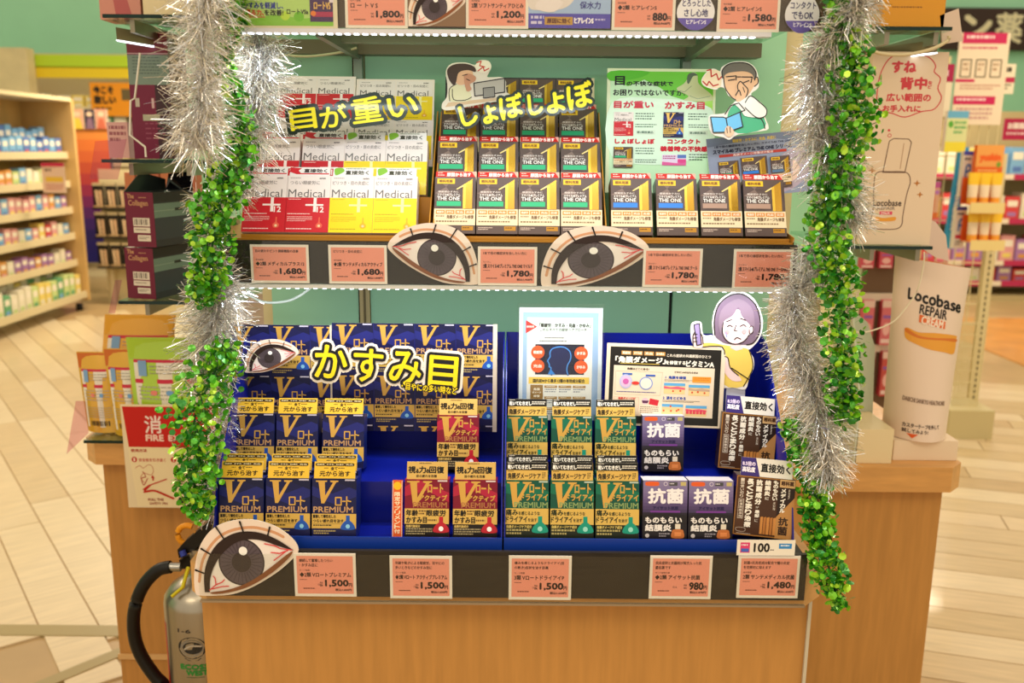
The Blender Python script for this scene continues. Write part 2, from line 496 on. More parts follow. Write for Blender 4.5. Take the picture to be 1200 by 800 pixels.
def eye_art(mirror=False):
    A = Art(); X = (lambda p: [(1160 + 0 - (x - 660), y) for x, y in p]) if mirror else (lambda p: p)
    ol = sm([(668, 372), (666, 300), (682, 215), (712, 140), (765, 78), (840, 42), (950, 30), (1060, 58), (1135, 108), (1168, 158), (1150, 198), (1065, 270), (950, 338), (850, 375), (760, 384), (690, 384)], 4)
    A.poly(X(ol), 0xF2DFD0)
    A.line(X(sm([(690, 318), (715, 215), (780, 125), (860, 80), (960, 66), (1050, 85), (1100, 108)], 5, False)), 13, 0xD9A078)
    sc = sm([(735, 366), (738, 300), (760, 235), (800, 175), (860, 132), (930, 112), (1000, 118), (1080, 142), (1140, 166), (1080, 225), (990, 285), (905, 330), (810, 358)], 4)
    A.poly(X(sc), 0xF8EEE8)
    A.poly(X(disc((897, 225), 109, 40)), 0x3A3034); A.poly(X(disc((897, 225), 102, 40)), 0x5E525A)
    for k in range(28):
        a = 2 * math.pi * k / 28; A.line(X([(897 + 52 * math.cos(a), 225 + 52 * math.sin(a)), (897 + 96 * math.cos(a), 225 + 96 * math.sin(a))]), 4, 0x4C4148)
    A.poly(X(disc((897, 225), 46, 24)), 0x3C3233)
    up = sm([(714, 366), (716, 290), (738, 215), (780, 150), (840, 105), (910, 84), (990, 88), (1070, 118), (1145, 166)], 5, False)
    lo = sm([(1145, 168), (1080, 150), (1000, 124), (930, 120), (870, 138), (810, 185), (770, 240), (745, 300), (738, 366)], 5, False)
    A.poly(X(up + lo), 0x2E1F1C)
    A.poly(X(sm([(745, 366), (830, 352), (930, 315), (1030, 250), (1110, 190), (1142, 172), (1120, 205), (1040, 272), (930, 336), (830, 366), (760, 374)], 4)), 0x8A5230)
    A.poly(X(disc((908, 172), 20, 20)), 0xFFFDF8)
    for a, b, c in (((900, 38), (916, 90), 5), ((786, 62), (824, 122), 5), ((1040, 62), (1028, 100), 5), ((710, 163), (756, 190), 5), ((677, 262), (716, 277), 5)):
        n = cap(a, b, c); A.poly(X([n[0], ((b[0]), b[1]), n[3]]), 0x1E1614); A.line(X([a, b]), 7, 0x1E1614)
    for p in ([(1138, 166), (1085, 160), (1060, 148), (1010, 138)], [(1120, 168), (1080, 182), (1040, 178)], [(1110, 172), (1075, 198), (1052, 214)], [(738, 356), (770, 330), (768, 300), (760, 290)], [(750, 350), (800, 338), (830, 336)], [(770, 330), (800, 318), (812, 306)]):
        A.line(X(p), 5, 0xE0484C)
    if mirror: return A, X(ol)
    return A, ol


def price_art(desc, maker, name, yen, tax, size=''):
    A = Art(); A.rect(0, 0, 100, 70, 0xF3E9DC); A.rect(4.5, 4.5, 95.5, 65.5, 0xF29C86); c = 0x2A1A18
    for i, d in enumerate(desc): A.text(d, 9, 9 + i * 7.5, min(92, 9 + len(d) * 4.9), 14.2 + i * 7.5, c, .08)
    if maker: A.text(maker, 9, 26, 9 + len(maker) * 3.3, 29, c)
    n = sum(.5 if ord(ch) < 256 else 1 for ch in name); A.text(name, 9, 31, min(92, 9 + n * 7.2), 38.5, c, .18)
    A.fine(9, 42, 25, 44, 0x7A4A40); A.fine(14, 56, 40, 59, 0x6A3A30)
    if size: A.text(size, 38, 49, 45, 52, c)
    A.text(yen, 93 - 6 - len(yen) * 7.4, 43, 87, 54.5, c, .7); A.text('円', 88, 48, 93, 54, c, .2)
    A.text('税込' + tax + '円', 66, 57, 92, 61, c, .15); A.text('税抜', 87 - len(yen) * 7.4 - 9, 46, 87 - len(yen) * 7.4 - 4, 49, c); A.text('価格', 87 - len(yen) * 7.4 - 9, 50.5, 87 - len(yen) * 7.4 - 4, 53.5, c); return A


def tab_art(k):
    A = Art()
    if k == 'navy':
        A.rect(0, 0, 210, 88, 0xF0C13A)
        for i, t in enumerate(('眼疲労', 'かすみ', '目の乾き', '充血')): A.poly(sm([(10 + i * 49, 7), (52 + i * 49, 7), (56 + i * 49, 14), (52 + i * 49, 22), (10 + i * 49, 22), (6 + i * 49, 14)], 2), 0x3A2A10); A.text(t, 13 + i * 49, 10, 50 + i * 49, 19, 0xF6E6B0, .2)
        A.fine(50, 31, 78, 39, 0x4A3A10); A.text('全て', 84, 27, 118, 43, 0x2A1E08, .8); A.fine(122, 31, 160, 39, 0x4A3A10); A.text('元から治す', 28, 48, 184, 76, 0x2A1E08, 1)
        return A, 210, 88
    if k == 'red':
        A.rect(0, 0, 220, 90, 0xD6AE5E); A.fine(66, 6, 150, 14, 0x4A3820)
        for t, a, b, h in (('視', 8, 46, 0), ('る', 49, 63, 14), ('力', 66, 102, 0), ('の', 105, 119, 14), ('回復', 122, 200, 0)): A.text(t, a, 24 + h, b, 58, BLK, 1.5)
        A.text('目の疲れを改善', 52, 66, 162, 80, 0x3A2A14, .5); return A, 220, 90
    if k == 'green':
        A.rect(0, 0, 236, 100, 0xD8AE55); A.rect(0, 0, 236, 44, 0x1A1712); A.fine(8, 4, 50, 10, 0xE8E0D0); A.text('乾いてむきだし', 8, 14, 142, 38, 0xF8F4EA, 1.2); A.fine(146, 14, 228, 36, 0xE8E0D0, 2)
        A.fine(8, 48, 60, 55, 0x4A3A14); A.text('角膜ダメージケア', 8, 60, 196, 92, 0x2A2210, 1); A.fine(204, 56, 226, 92, 0x5A4A1C, 4); return A, 236, 100
    if k == 'brown':
        A.rect(0, 0, 268, 94, 0xF2EAE0); A.poly([(0, 0), (76, 0), (100, 94), (0, 94)], 0x3A2A78)
        A.text('8.5倍の', 8, 20, 74, 42, 0xE8D8F8, 1.2); A.text('高粘度', 8, 48, 74, 74, 0xF6F0FF, 1.2); A.text('直接効く', 104, 24, 256, 68, BLK, 1.6); return A, 268, 94
    if k in ('mred', 'myel'):
        A.rect(0, 0, 240, 62, 0xEBE6E4)
        if k == 'mred': A.poly([(0, 0), (70, 8), (50, 24), (66, 42), (235, 42), (235, 50), (40, 50), (0, 34)], 0xCC2430); A.text('直接効く', 84, 12, 222, 38, 0x3A3030, 1)
        else: A.poly(sm([(10, 8), (50, 2), (66, 20), (60, 34), (20, 56), (8, 36)], 4), 0x84B83C); A.fine(76, 6, 214, 16, 0x6A7A50); A.text('直接効く', 74, 22, 214, 50, 0x3A3A28, 1)
        return A, 240, 62
    A.rect(0, 0, 420, 62, 0xC8231C); A.poly([(380, 0), (420, 0), (420, 62)], 0xE8A898); A.fine(22, 10, 100, 26, 0xF8D8CC); A.fine(22, 34, 100, 50, 0xF8D8CC)
    A.text('原因から治す', 118, 12, 372, 52, 0xFFF4EC, 2); return A, 420, 62


# ------------------------------------------------------------------ cartons
# kind: (art, art width, art height, width m, height m, depth m, side colour, tab art, tab height m, tab width share)
KINDS = {}


def kind(k, A, aw, ah, w_, h_, d_, side, tab, th, tw, top=None):
    mb = MB(); s = M(side, .35, 0, .25); tp = M(top or side, .4, 0, .2)
    mb.box((0, 0, 0), (w_, d_, h_), s)
    mb.face([(0, 0, h_ + .0001), (w_, 0, h_ + .0001), (w_, d_, h_ + .0001), (0, d_, h_ + .0001)], tp)
    mb.art(A, 0, ah, w_ / aw, h_ / ah)
    body = mb.mesh('carton_body'); tm = None
    if tab:
        T, tu, tv = tab_art(tab); tb = MB(); w2 = w_ * tw
        a = R(10); fn = lambda x, y, z: (x + (w_ - w2) / 2, .001 + y + z * math.sin(a), h_ + z * math.cos(a))
        p = [fn(0, 0, -.004), fn(w2, 0, -.004), fn(w2, 0, th), fn(0, 0, th)]
        tb.ext(p, (0, .0009, 0), M(0xD9CDB8, .5)); tb.art(T, 0, tv, w2 / tu, th / tv, 0, fn=fn); tm = tb.mesh('header_tab')
    KINDS[k] = (body, tm)


def carton(k, px, py, D, lean, label, group=None, yaw=0, roll=0, tab=True, dz=0):
    loc = W(px, py, D); loc.z += dz
    r = thing('medicine_carton', None, label, 'medicine box', group, TF(loc, yaw, lean, roll))
    b, t = KINDS[k]
    obj('carton_body', b, r)
    if t and tab: obj('header_tab', t, r)
    return r


AV, AR, AG = art_v_navy(), art_v_red(), art_v_green()
AMR, AMY = art_medical(True), art_medical(False)
AO = art_one(0x2FB47C)
kind('navy', AV, 240, 310, .0545, .0715, .026, 0x1A2A70, 'navy', .0205, .93)
kind('red', AR, 240, 310, .0545, .0715, .026, 0xA81C3C, 'red', .0215, .92)
kind('green', AG, 245, 315, .0535, .0715, .026, 0x0E5340, 'green', .022, .95)
kind('purple', art_purple(), 166, 230, .0545, .0735, .026, 0x3A3046, None, 0, 0, 0xE8E0E4)
kind('brown', art_brown(), 310, 300, .071, .0735, .034, 0x3A2416, 'brown', .0225, .88, 0x6A5A50)
kind('med_red', AMR, 256, 352, .0560, .0775, .025, 0xE6DAD8, 'mred', .0135, .93)
kind('med_yellow', AMY, 256, 352, .0560, .0775, .025, 0xE6DAD8, 'myel', .0135, .93)
for n_, c_ in (('one_green', 0x2FB47C), ('one_blue', 0x2F7FDC), ('one_tan', 0xB08E7C)):
    kind(n_, art_one(c_), 430, 610, .0530, .0775, .025, 0x3E2E28, 'one', .0085, .97)

# ------------------------------------------------------------------ special materials
def thin_clear(name, tint, fres=1.45, rough=.04):
    m = bpy.data.materials.new(name); m.use_nodes = True; nt = m.node_tree; nt.nodes.clear()
    o = nt.nodes.new('ShaderNodeOutputMaterial'); mx = nt.nodes.new('ShaderNodeMixShader'); fr = nt.nodes.new('ShaderNodeMath'); lw_ = nt.nodes.new('ShaderNodeLayerWeight'); p4 = nt.nodes.new('ShaderNodeMath'); p4.operation = 'POWER'; p4.inputs[1].default_value = 4
    lw_.inputs['Blend'].default_value = .5; fr.operation = 'MULTIPLY_ADD'; fr.inputs[1].default_value = .5; fr.inputs[2].default_value = .03
    nt.links.new(lw_.outputs['Facing'], p4.inputs[0]); nt.links.new(p4.outputs[0], fr.inputs[0])
    t = nt.nodes.new('ShaderNodeBsdfTransparent'); g = nt.nodes.new('ShaderNodeBsdfGlossy')
    t.inputs[0].default_value = tint; g.inputs['Roughness'].default_value = rough
    nt.links.new(fr.outputs[0], mx.inputs[0]); nt.links.new(t.outputs[0], mx.inputs[1]); nt.links.new(g.outputs[0], mx.inputs[2]); nt.links.new(mx.outputs[0], o.inputs[0]); return m


ACRYL = thin_clear('clear_acrylic', (.97, .98, .97, 1))
GLS = thin_clear('shelf_glass', (.80, .92, .86, 1))
DARKG = M(0x0E2A24, .1)
BLUE = M(0x0D1C8E, .3, 0, .2)
GOLDC = M(0xC88A2C, .32, .3, .3)
RAILB = M(0x2C2620, .35, noise=.25, scale=20, stretch=(1, 1, 12))
LEDM = M(0xE8F0FF, .5, emit=3.0)

# ------------------------------------------------------------------ floor and store shell
FLOORB = M(0xB79A6C, .3, 0, .2, noise=.12, scale=3)
mb = MB(); mb.box((-9, -2, -.05), (9, 14, 0), FLOORB); floor = mb.build('floor', kind='structure')
PL = [M(c, .32, 0, .25, .10, 9, (8, .6, 1)) for c in (0xDCC8A2, 0xD7C198, 0xDECBA6, 0xD2BB92)]
PLR = [M(c, .32, 0, .25, .12, 9, (.6, 8, 1)) for c in (0xD0B78E, 0xC6AC80, 0xD8C29C, 0xBFA276)]


def planks(ox, oy, ang, nu, nv, lu, lv, mats, keep):
    u = Vector((math.cos(R(ang)), math.sin(R(ang)), 0)); v = Vector((-u.y, u.x, 0)); me = {}
    for mi, m in enumerate(mats):
        b = MB(); g = .0025; b.box((g, g, 0), (lu - g, lv - g, .006), m); me[mi] = b.mesh('plank')
    n = 0
    for j in range(nv):
        sh = rnd.random() * lu
        for i in range(-1, nu):
            p = Vector((ox, oy, 0)) + u * (i * lu + sh) + v * (j * lv); c = p + u * lu / 2 + v * lv / 2
            if not keep(c): continue
            o = obj('plank', me[rnd.randrange(len(mats))], floor, mat=Matrix.Translation(p) @ Matrix.Rotation(R(ang), 4, 'Z')); n += 1
            if n >= 280: return


planks(2.26, 3.32, 126.9, 8, 42, 1.3, .15, PL, lambda c: -4.3 < c.x < -.85 and 1.9 < c.y < 7.5)
planks(.75, 1.0, -16, 6, 34, 1.5, .15, PLR, lambda c: .7 < c.x < 5.2 and 1.4 < c.y < 6.0)
mb = MB(); mb.box((-4.2, 2.46, .0005), (-1.0, 2.52, .0085), M(0xA79668, .35)); mb.build('inlay_strip', floor)
mb = MB(); mb.ext([(-1.75, 1.7, .001), (-1.69, 1.7, .001), (-1.05, 2.44, .001), (-1.11, 2.44, .001)], (0, 0, .0078), M(0xA79668, .35)); mb.build('inlay_strip', floor)
mb = MB(); mb.box((3.6, 5.9, .0), (7.5, 8.0, .007), M(0xC88C44, .35, 0, .2, .15, 4)); mb.build('floor_patch', floor)

MINTW = M(0xA8E2BC, .6, noise=.03, scale=2)
mb = MB(); mb.box((-9, 12.0, 0), (9, 12.1, 3.4), MINTW); mb.build('wall_back', kind='structure')
mb = MB(); mb.box((-9.1, -2, 0), (-9, 12, 3.4), MINTW); mb.build('wall_left', kind='structure')
mb = MB(); mb.box((9, -2, 0), (9.1, 12, 3.4), MINTW); mb.build('wall_right', kind='structure')

# ------------------------------------------------------------------ centre display: counter
XL, XR = W(239, 740, 1.03).x, W(944, 740, 1.03).x
cnt = thing('display_counter', ((XL + XR) / 2, 1.03, 0), 'light wood display counter carrying the eye-drop shelves', 'counter')
ox = (XL + XR) / 2
mb = MB(); mb.box((XL - ox, 0, 0), (XR - ox, .72, .905), WOOD); mb.build('body', cnt)
mb = MB(); mb.box((XR - ox, -.004, 0), (XR - ox + .004, .72, .905), M(0xC9BFA8, .4)); mb.build('edge_strip', cnt)
a, b = XL - ox - .014, XR - ox + .016; c = .028
mb = MB(); mb.zprof([(a + c, -.02), (b - c, -.02), (b, -.02 + c), (b, .735), (a, .735), (a, -.02 + c)], .905, .9455, WOODE); mb.build('worktop', cnt)

# back panel
pn = thing('back_panel', (0, 1.34, .946), 'mint green back panels with upright posts behind the medicine shelves', 'panel')
px_ = [W(x, 250, 1.34).x for x in (314, 418.5, 432, 789, 793, 908)]
for i in (0, 2, 4):
    mb = MB(); mb.box((px_[i], 0, 0), (px_[i + 1], .012, .95), MINT); mb.build('panel', pn)
mb = MB(); x0, x1 = px_[1] + .001, px_[2] - .001
mb.box((x0, -.004, 0), (x1, .02, .95), M(0xBFAE7C, .4)); mb.box((x0 + .006, -.006, 0), (x0 + .009, -.003, .95), M(0x6E6240, .5)); mb.box((x0 - .002, -.002, 0), (x0, .02, .95), M(0x2A2418, .6)); mb.build('upright_post', pn)
mb = MB(); mb.box((px_[3] + .001, .006, 0), (px_[4] - .001, .02, .95), M(0x2A2620, .6)); mb.build('upright_post', pn)
# column behind
mb = MB(); mb.box((px_[0] - .02, 1.362, .9458), (px_[5] + .03, 1.74, 2.2), CREAM); o = mb.build('shelf_carcass', label='beige carcass board standing behind the mint back panels', cat='carcass')

# mid shelf
sh = thing('display_shelf', (0, 1.13, 1.325), 'middle shelf with dark price rail holding the lens care and fatigue eye drops', 'shelf')
mx0, mx1 = W(264, 310, 1.13).x, W(934, 310, 1.13).x
mb = MB(); mb.box((mx0, .006, 0), (mx1, .2, .0085), M(0x5A5244, .3)); mb.build('shelf_board', sh)
mb = MB(); mb.box((mx0, .002, -.042), (mx1, .006, .012), RAILB); rl = mb.build('price_rail', sh)
mb = MB(); mb.box((mx0, -.003, -.044), (mx1, -.0022, .0115), ACRYL); mb.build('rail_cover', rl)
mb = MB(); mb.box((mx0 + .01, -.002, -.048), (mx1 - .01, .012, -.043), M(0xD8D8D4, .3))
strip = mb.build('led_strip', sh)
mb = MB()
for i in range(60): x = mx0 + .02 + i * (mx1 - mx0 - .04) / 59; mb.box((x - .0022, .0, -.0492), (x + .0022, .006, -.048), LEDM)
o = mb.build('led_row', strip); o['kind'] = 'stuff'
for x in (px_[1] + .006, px_[3] + .002):
    mb = MB(); mb.xprof([(.2, 0), (.2, -.05), (.17, -.05), (.03, -.008), (.03, 0)], x - .002, x + .002, STEEL); mb.build('bracket', sh)

# top shelf
ts = thing('display_shelf', (0, 1.04, 1.6), 'top shelf of glass on steel arms with price cards along its edge', 'shelf')
tx0, tx1 = -.352, W(968, 30, 1.04).x
mb = MB(); mb.box((tx0, .004, 0), (tx1, .296, .006), GLS); mb.build('glass_board', ts)
mb = MB(); mb.box((tx0, .002, -.018), (tx1, .005, .06), M(0x584838, .4)); rl = mb.build('price_rail', ts)
mb = MB(); mb.box((tx0, -.003, -.02), (tx1, -.0022, .058), ACRYL); mb.build('rail_cover', rl)
mb = MB(); mb.box((tx0 + .03, -.002, -.0245), (tx1 - .06, .012, -.0195), M(0xD8D8E0, .3)); strip = mb.build('led_strip', ts)
mb = MB()
for i in range(60): x = tx0 + .04 + i * (tx1 - tx0 - .12) / 59; mb.box((x - .0026, -.001, -.0256), (x + .0026, .006, -.0245), LEDM)
o = mb.build('led_row', strip); o['kind'] = 'stuff'
ARM = M(0x6E7A66, .35, .5)
for xa, xb in ((W(372, 45, 1.08).x, px_[1] + .008), (W(834, 45, 1.08).x, px_[3] + .004)):
    mb = MB(); mb.ext([(xa, .03, -.001), (xa + .008, .03, -.001), (xb + .006, .294, -.001), (xb - .002, .294, -.001)], (0, 0, -.024), ARM)
    mb.box((xb - .004, .28, -.06), (xb + .008, .298, 0), ARM); mb.build('support_arm', ts)
mb = MB(); mb.box((W(392, 45, 1.2).x, .14, -.018), (W(812, 45, 1.2).x, .16, -.004), M(0x7C8068, .3, .4)); mb.build('cross_bar', ts)
mb = MB(); mb.box((tx0, .262, -.02), (tx1, .290, -.001), M(0x66604A, .4)); mb.build('rear_rail', ts)

# bottom price rail
bx0, bx1 = W(233, 670, 1.0).x, W(944, 690, 1.0).x
br = thing('price_rail', (0, 1.0, .92), 'dark price rail with clear cover along the counter front edge', 'rail')
mb = MB(); mb.box((bx0, .002, -.002), (bx1, .0075, .058), RAILB); mb.box((bx0, .0075, .044), (bx1, .05, .052), M(0x1A1612, .4)); mb.build('rail_insert', br)
mb = MB(); mb.box((bx0, -.003, -.006), (bx1, -.0022, .055), ACRYL); mb.box((bx0, -.003, -.009), (bx1, .002, -.0065), M(0x9A8468, .2)); mb.build('rail_cover', br)

# ------------------------------------------------------------------ blue trays
def blue_tray(xa, xb, label):
    L, Rr = W(xa, 627, 1.02).x, W(xb, 627, 1.02).x
    t = thing('display_tray', ((L + Rr) / 2, 1.02, .972), label, 'tray'); w2 = (Rr - L) / 2
    mb = MB()
    mb.xprof([(.0, 0), (.2, 0), (.2, .062), (.066, .062), (.066, .006), (.0, .006)], -w2 + .002, w2 - .002, BLUE); mb.build('stepped_floor', t)
    mb = MB(); mb.box((-w2, -.002, 0), (w2, 0, .0165), M(0x12399C, .35, 0, .2)); mb.build('front_lip', t)
    mb = MB(); mb.box((-w2, .2, 0), (w2, .203, .232), BLUE); mb.build('back_board', t)
    for s in (-1, 1):
        mb = MB(); x = s * w2; mb.xprof([(0, 0), (.2, 0), (.2, .232), (.17, .225), (.02, .075), (0, .018)], x, x - s * .0016, BLUE); mb.build('side_panel', t)
    return t


blue_tray(250, 588.5, 'left blue stepped tray holding navy and red cartons')
blue_tray(590.5, 931, 'right blue stepped tray holding green, purple and brown cartons')

# ------------------------------------------------------------------ gold trays on the mid shelf
Z0 = 1.3335


def gold_tray(xa, xb, rows, label, sides=(1, 1), tall=.15):
    L, Rr = W(xa, 279, 1.14).x, W(xb, 279, 1.14).x; xc = (L + Rr) / 2; w2 = (Rr - L) / 2
    t = thing('display_tray', (xc, 1.14, Z0), label, 'tray')
    mb = MB(); mb.box((-w2, 0, 0), (w2, .0015, .0055), GOLDC); mb.build('front_lip', t)
    for r in range(rows):
        y, z = .010 + .057 * r, .0115 + .046 * r
        ca, sa = math.cos(R(25)), math.sin(R(25)); p = [(y, 0), (y + .027 * ca, 0), (y + .027 * ca, z - .002 - .027 * sa), (y, z - .002)]
        mb = MB(); mb.xprof(p, -w2 + .003, w2 - .003, GOLDC); mb.build('step', t)
    for s, on in zip((-1, 1), sides):
        if on: mb = MB(); mb.xprof([(0, 0), (.17, 0), (.17, tall), (.155, tall), (0, .012)], s * w2, s * w2 - s * .0015, GOLDC); mb.build('side_panel', t)
    return t


gold_tray(277, 503, 2, 'gold stepped tray under the red and yellow white-topped cartons', (0, 1), .17)
gold_tray(506.5, 711.5, 3, 'gold stepped tray under the brown cartons with green bands', (1, 1), .17)
gold_tray(714.5, 931, 1, 'gold tray under the brown cartons with blue and tan bands', (0, 1), .03)

# ------------------------------------------------------------------ cartons
ORD = ['leftmost', 'second from left', 'third from left', 'rightmost']


def row(k, xs, py, D, lean, labels, group=None, z=None, **kw):
    for x, l in zip(xs, labels):
        zz = W(x, py, D).z; carton(k, x, py, D, lean, l, group, dz=(z - zz) if z else 0, **kw)


Z1, Z2 = .984, 1.0405
row('navy', (257, 311.5, 365.5), 633, 1.028, 12, ['navy and gold eye-drop carton, front row of left blue tray, ' + p for p in ('behind eye cutout', 'in the middle', 'beside the empty gap')], z=Z1)
row('navy', (262, 315.5, 368.5), 620, 1.056, 12, ['navy and gold carton hidden behind the front row, only its tab showing, ' + p for p in ('leftmost', 'middle', 'rightmost')], z=Z1)
row('navy', (272.5, 323.5, 377.5), 556, 1.115, 14, ['navy and gold eye-drop carton, upper row of left blue tray, ' + p for p in ('leftmost', 'middle', 'rightmost beside the gap')], z=Z2)
row('red', (474, 530.5), 634, 1.028, 12, ['dark red and gold carton in the front row, beside the orange supplement sachet', 'dark red and gold carton in the front row, at right end of left blue tray'], z=Z1)
row('red', (512,), 556, 1.115, 12, ['dark red and gold carton standing alone on the upper step'], z=Z2)
row('green', (591.5, 644.5, 697.5), 636, 1.028, 12, ['green and gold dry-eye carton, front row, ' + p for p in ('leftmost', 'middle', 'rightmost beside the purple cartons')], z=Z1)
row('green', (593, 646, 698), 620, 1.056, 12, ['green and gold carton hidden behind the front row, only its black tab showing, ' + p for p in ('leftmost', 'middle', 'rightmost')], z=Z1)
row('green', (593.5, 645.5, 697), 556, 1.115, 12, ['green and gold dry-eye carton, upper row, ' + p for p in ('leftmost', 'middle', 'rightmost')], z=Z2)
row('purple', (752.5, 806), 636, 1.028, 9, ['purple and black antibacterial carton, front row, beside the green cartons', 'purple and black antibacterial carton, front row, beside the brown carton'], z=Z1)
row('purple', (751.5,), 562, 1.115, 9, ['purple and black antibacterial carton alone on the upper step'], z=Z2)
row('brown', (857.5,), 633, 1.033, 12, ['brown antibacterial carton with white tab, front row at the right end'], z=Z1 + .006, yaw=-6, roll=3)
row('brown', (840.5,), 556, 1.115, 12, ['brown antibacterial carton with white tab, upper row at the right end'], z=Z2 + .006, yaw=-6, roll=3)

ZR = [Z0 + .0125 + .046 * r for r in range(3)]
row('med_red', (282.5, 333), 275.5, 1.15, 25, ['white and red carton, front row of middle shelf, leftmost', 'white and red carton, front row of middle shelf, beside the yellow one'], z=ZR[0])
row('med_yellow', (384.5, 436), 276, 1.15, 25, ['white and yellow carton, front row, beside the red one', 'white and yellow carton, front row, rightmost beside the gold tray side'], z=ZR[0])
row('med_red', (299,), 228, 1.207, 25, ['white and red carton, second row, leftmost beside the tinsel'], z=ZR[1])
row('med_red', (351.5,), 234, 1.204, 25, ['white and red carton, second row, beside the yellow one'], z=ZR[1])
row('med_yellow', (400.5, 450), 230.5, 1.207, 25, ['white and yellow carton, second row, beside the red one', 'white and yellow carton, second row, rightmost'], z=ZR[1])
row('one_green', (508, 558, 607.5, 657.5), 273.5, 1.15, 25, ['brown and gold carton with green band, front row, ' + p for p in ORD], z=ZR[0])
row('one_green', (511.5, 560.5, 609, 657.5), 229.5, 1.207, 25, ['brown and gold carton with green band, second row, ' + p for p in ORD], z=ZR[1])
row('one_green', (516, 562.5, 609, 655.5), 188, 1.264, 25, ['brown and gold carton with green band, top row behind yellow lettering, ' + p for p in ORD], z=ZR[2])
row('one_blue', (716.5,), 279, 1.15, 25, ['brown and gold carton with blue band, leftmost of the right group'], z=ZR[0])
row('one_blue', (770,), 279.5, 1.15, 25, ['brown and gold carton with blue band, beside the tan-banded cartons'], z=ZR[0])
row('one_tan', (822, 873.5), 281, 1.15, 25, ['brown and gold carton with tan band, beside the blue-banded one', 'brown and gold carton with tan band, rightmost at the shelf end'], z=ZR[0])

# slim supplement sachets
def sachet(px, py, D, h, z, label):
    loc = W(px, py, D); loc.z = z; mb = MB(); w_ = .0125
    mb.box((0, 0, 0), (w_, .006, h), M(0xE05A1C, .35, 0, .3))
    A = Art(); A.rect(0, 0, 20, 110, 0xE8632A); A.rect(0, 0, 2, 110, 0xF0B8A8); A.rect(18, 0, 20, 110, 0xF0B8A8); A.circ(10, 10, 8, 0xF6C21C); A.vtext('限定サプリメント付', 4, 22, 16, 104, 0xFBE8C0, .4)
    mb.art(A, 0, 110, w_ / 20, h / 110)
    mb.build('supplement_sachet', mat=TF(loc, 0, 12), label=label, cat='sachet')


sachet(459.5, 634, 1.03, .069, Z1, 'slim orange supplement sachet leaning beside the red cartons')
sachet(252, 633, 1.04, .069, Z1, 'slim orange supplement sachet at the left end, front row')
sachet(263, 556, 1.118, .066, Z2, 'slim orange supplement sachet at the left end, upper row')

# ------------------------------------------------------------------ price cards
PC = [
 ('pink price card on the lower rail, beside the big eye cutout', (346, 648, 418, 698.5), .9993, ['継続して蓄積したつらい', '・かすみ目に'], 'ロート製薬', '◆2類 Vロートプレミアム', '1,500', '1,650', '15mL'),
 ('pink price card on the lower rail, under the red cartons', (457.5, 651, 530, 701), .9993, ['年齢や乾きによる眼疲労、目やにの', '多いときなどのかすみ目に'], 'ロート製薬', '◆2類 Vロート アクティブプレミアム', '1,500', '1,650', '15mL'),
 ('pink price card on the lower rail, under the green cartons', (596, 651, 669, 702.5), .9993, ['痛みを感じるようなドライアイ(目', 'の乾き)症状を治す目薬'], 'ロート製薬', '3類 VロートドライアイP', '1,500', '1,650', '15mL'),
 ('pink price card on the lower rail, under the purple cartons', (760, 651, 832.5, 701.5), .9993, ['抗炎症剤と抗菌剤が両方入った抗', '菌目薬です'], 'ゼリア新薬工業', '◆2類 アイサット抗菌', '980', '1,078', '12mL'),
 ('pink price card on the lower rail, under the brown cartons', (862.5, 651, 934.5, 700.5), .9993, ['抗菌+抗炎症成分配合で瞳の炎症', 'を効果的に抑えます'], '参天製薬', '2類 サンテメディカル抗菌', '1,480', '1,628', '20本入'),
 ('pink price card on the middle rail, leftmost under the red cartons', (295, 286.5, 363, 331.5), 1.1282, ['目の疲れやピント調節機能の改善'], '参天製薬', '◆2類 メディカルプラス12', '1,680', '1,848', '12mL'),
 ('pink price card on the middle rail, under the yellow cartons', (386, 287, 454, 332.5), 1.1282, ['ピリつき・目の炎症に'], '参天製薬', '◆2類 サンテメディカルアクティブ', '1,680', '1,848', '12mL'),
 ('pink price card on the middle rail, between the two eye cutouts', (560, 289, 629, 334.5), 1.1282, ['1本で目の諸症状を治したい方に'], 'ライオン', '2類 スマイル40プレミアム THE ONE マイルド', '1,780', '1,958', '15mL'),
 ('pink price card on the middle rail, right of the second eye cutout', (752.5, 291, 821.5, 336.5), 1.1282, ['1本で目の諸症状を治したい方に'], 'ライオン', '2類 スマイル40プレミアム THE ONE クール', '1,780', '1,958', '15mL'),
 ('pink price card on the middle rail, at its right end', (857.5, 292, 927, 339), 1.1282, ['1本で目の諸症状を治したい方に'], 'ライオン', '2類 スマイル40プレミアム THE ONE クールMAX', '1,780', '1,958', '15mL'),
 ('pink price card on the top rail, beside the green advert', (405, -20, 478, 33), 1.0385, ['目の疲れに'], 'ロート製薬', 'ロ ー ト V S', '1,800', '1,980', ''),
 ('pink price card on the top rail, right of the eye picture', (546, -20, 619, 33.5), 1.0385, ['目の疲れに'], '参天製薬', '2類 ソフトサンティアひとみ', '1,200', '1,320', ''),
 ('pink price card on the top rail, left of the white droplet label', (716.5, -17, 790.5, 35.5), 1.0385, ['目の疲れ・かすみに'], '参天製薬', '◆2類 ヒアレインS', '880', '968', ''),
 ('pink price card on the top rail, between the two droplet labels', (839.5, -16, 912.5, 37.5), 1.0385, ['目の疲れ・かすみに'], '参天製薬', '◆2類 ヒアレインS', '1,580', '1,738', ''),
]
for l, pr, D, desc, mk, nm, yen, tax, sz in PC:
    flat('price_card', price_art(desc, mk, nm, yen, tax, sz), (0, 0, 100, 70), pr, D, l, 'price card', t=.0006, back=0xF3E9DC)
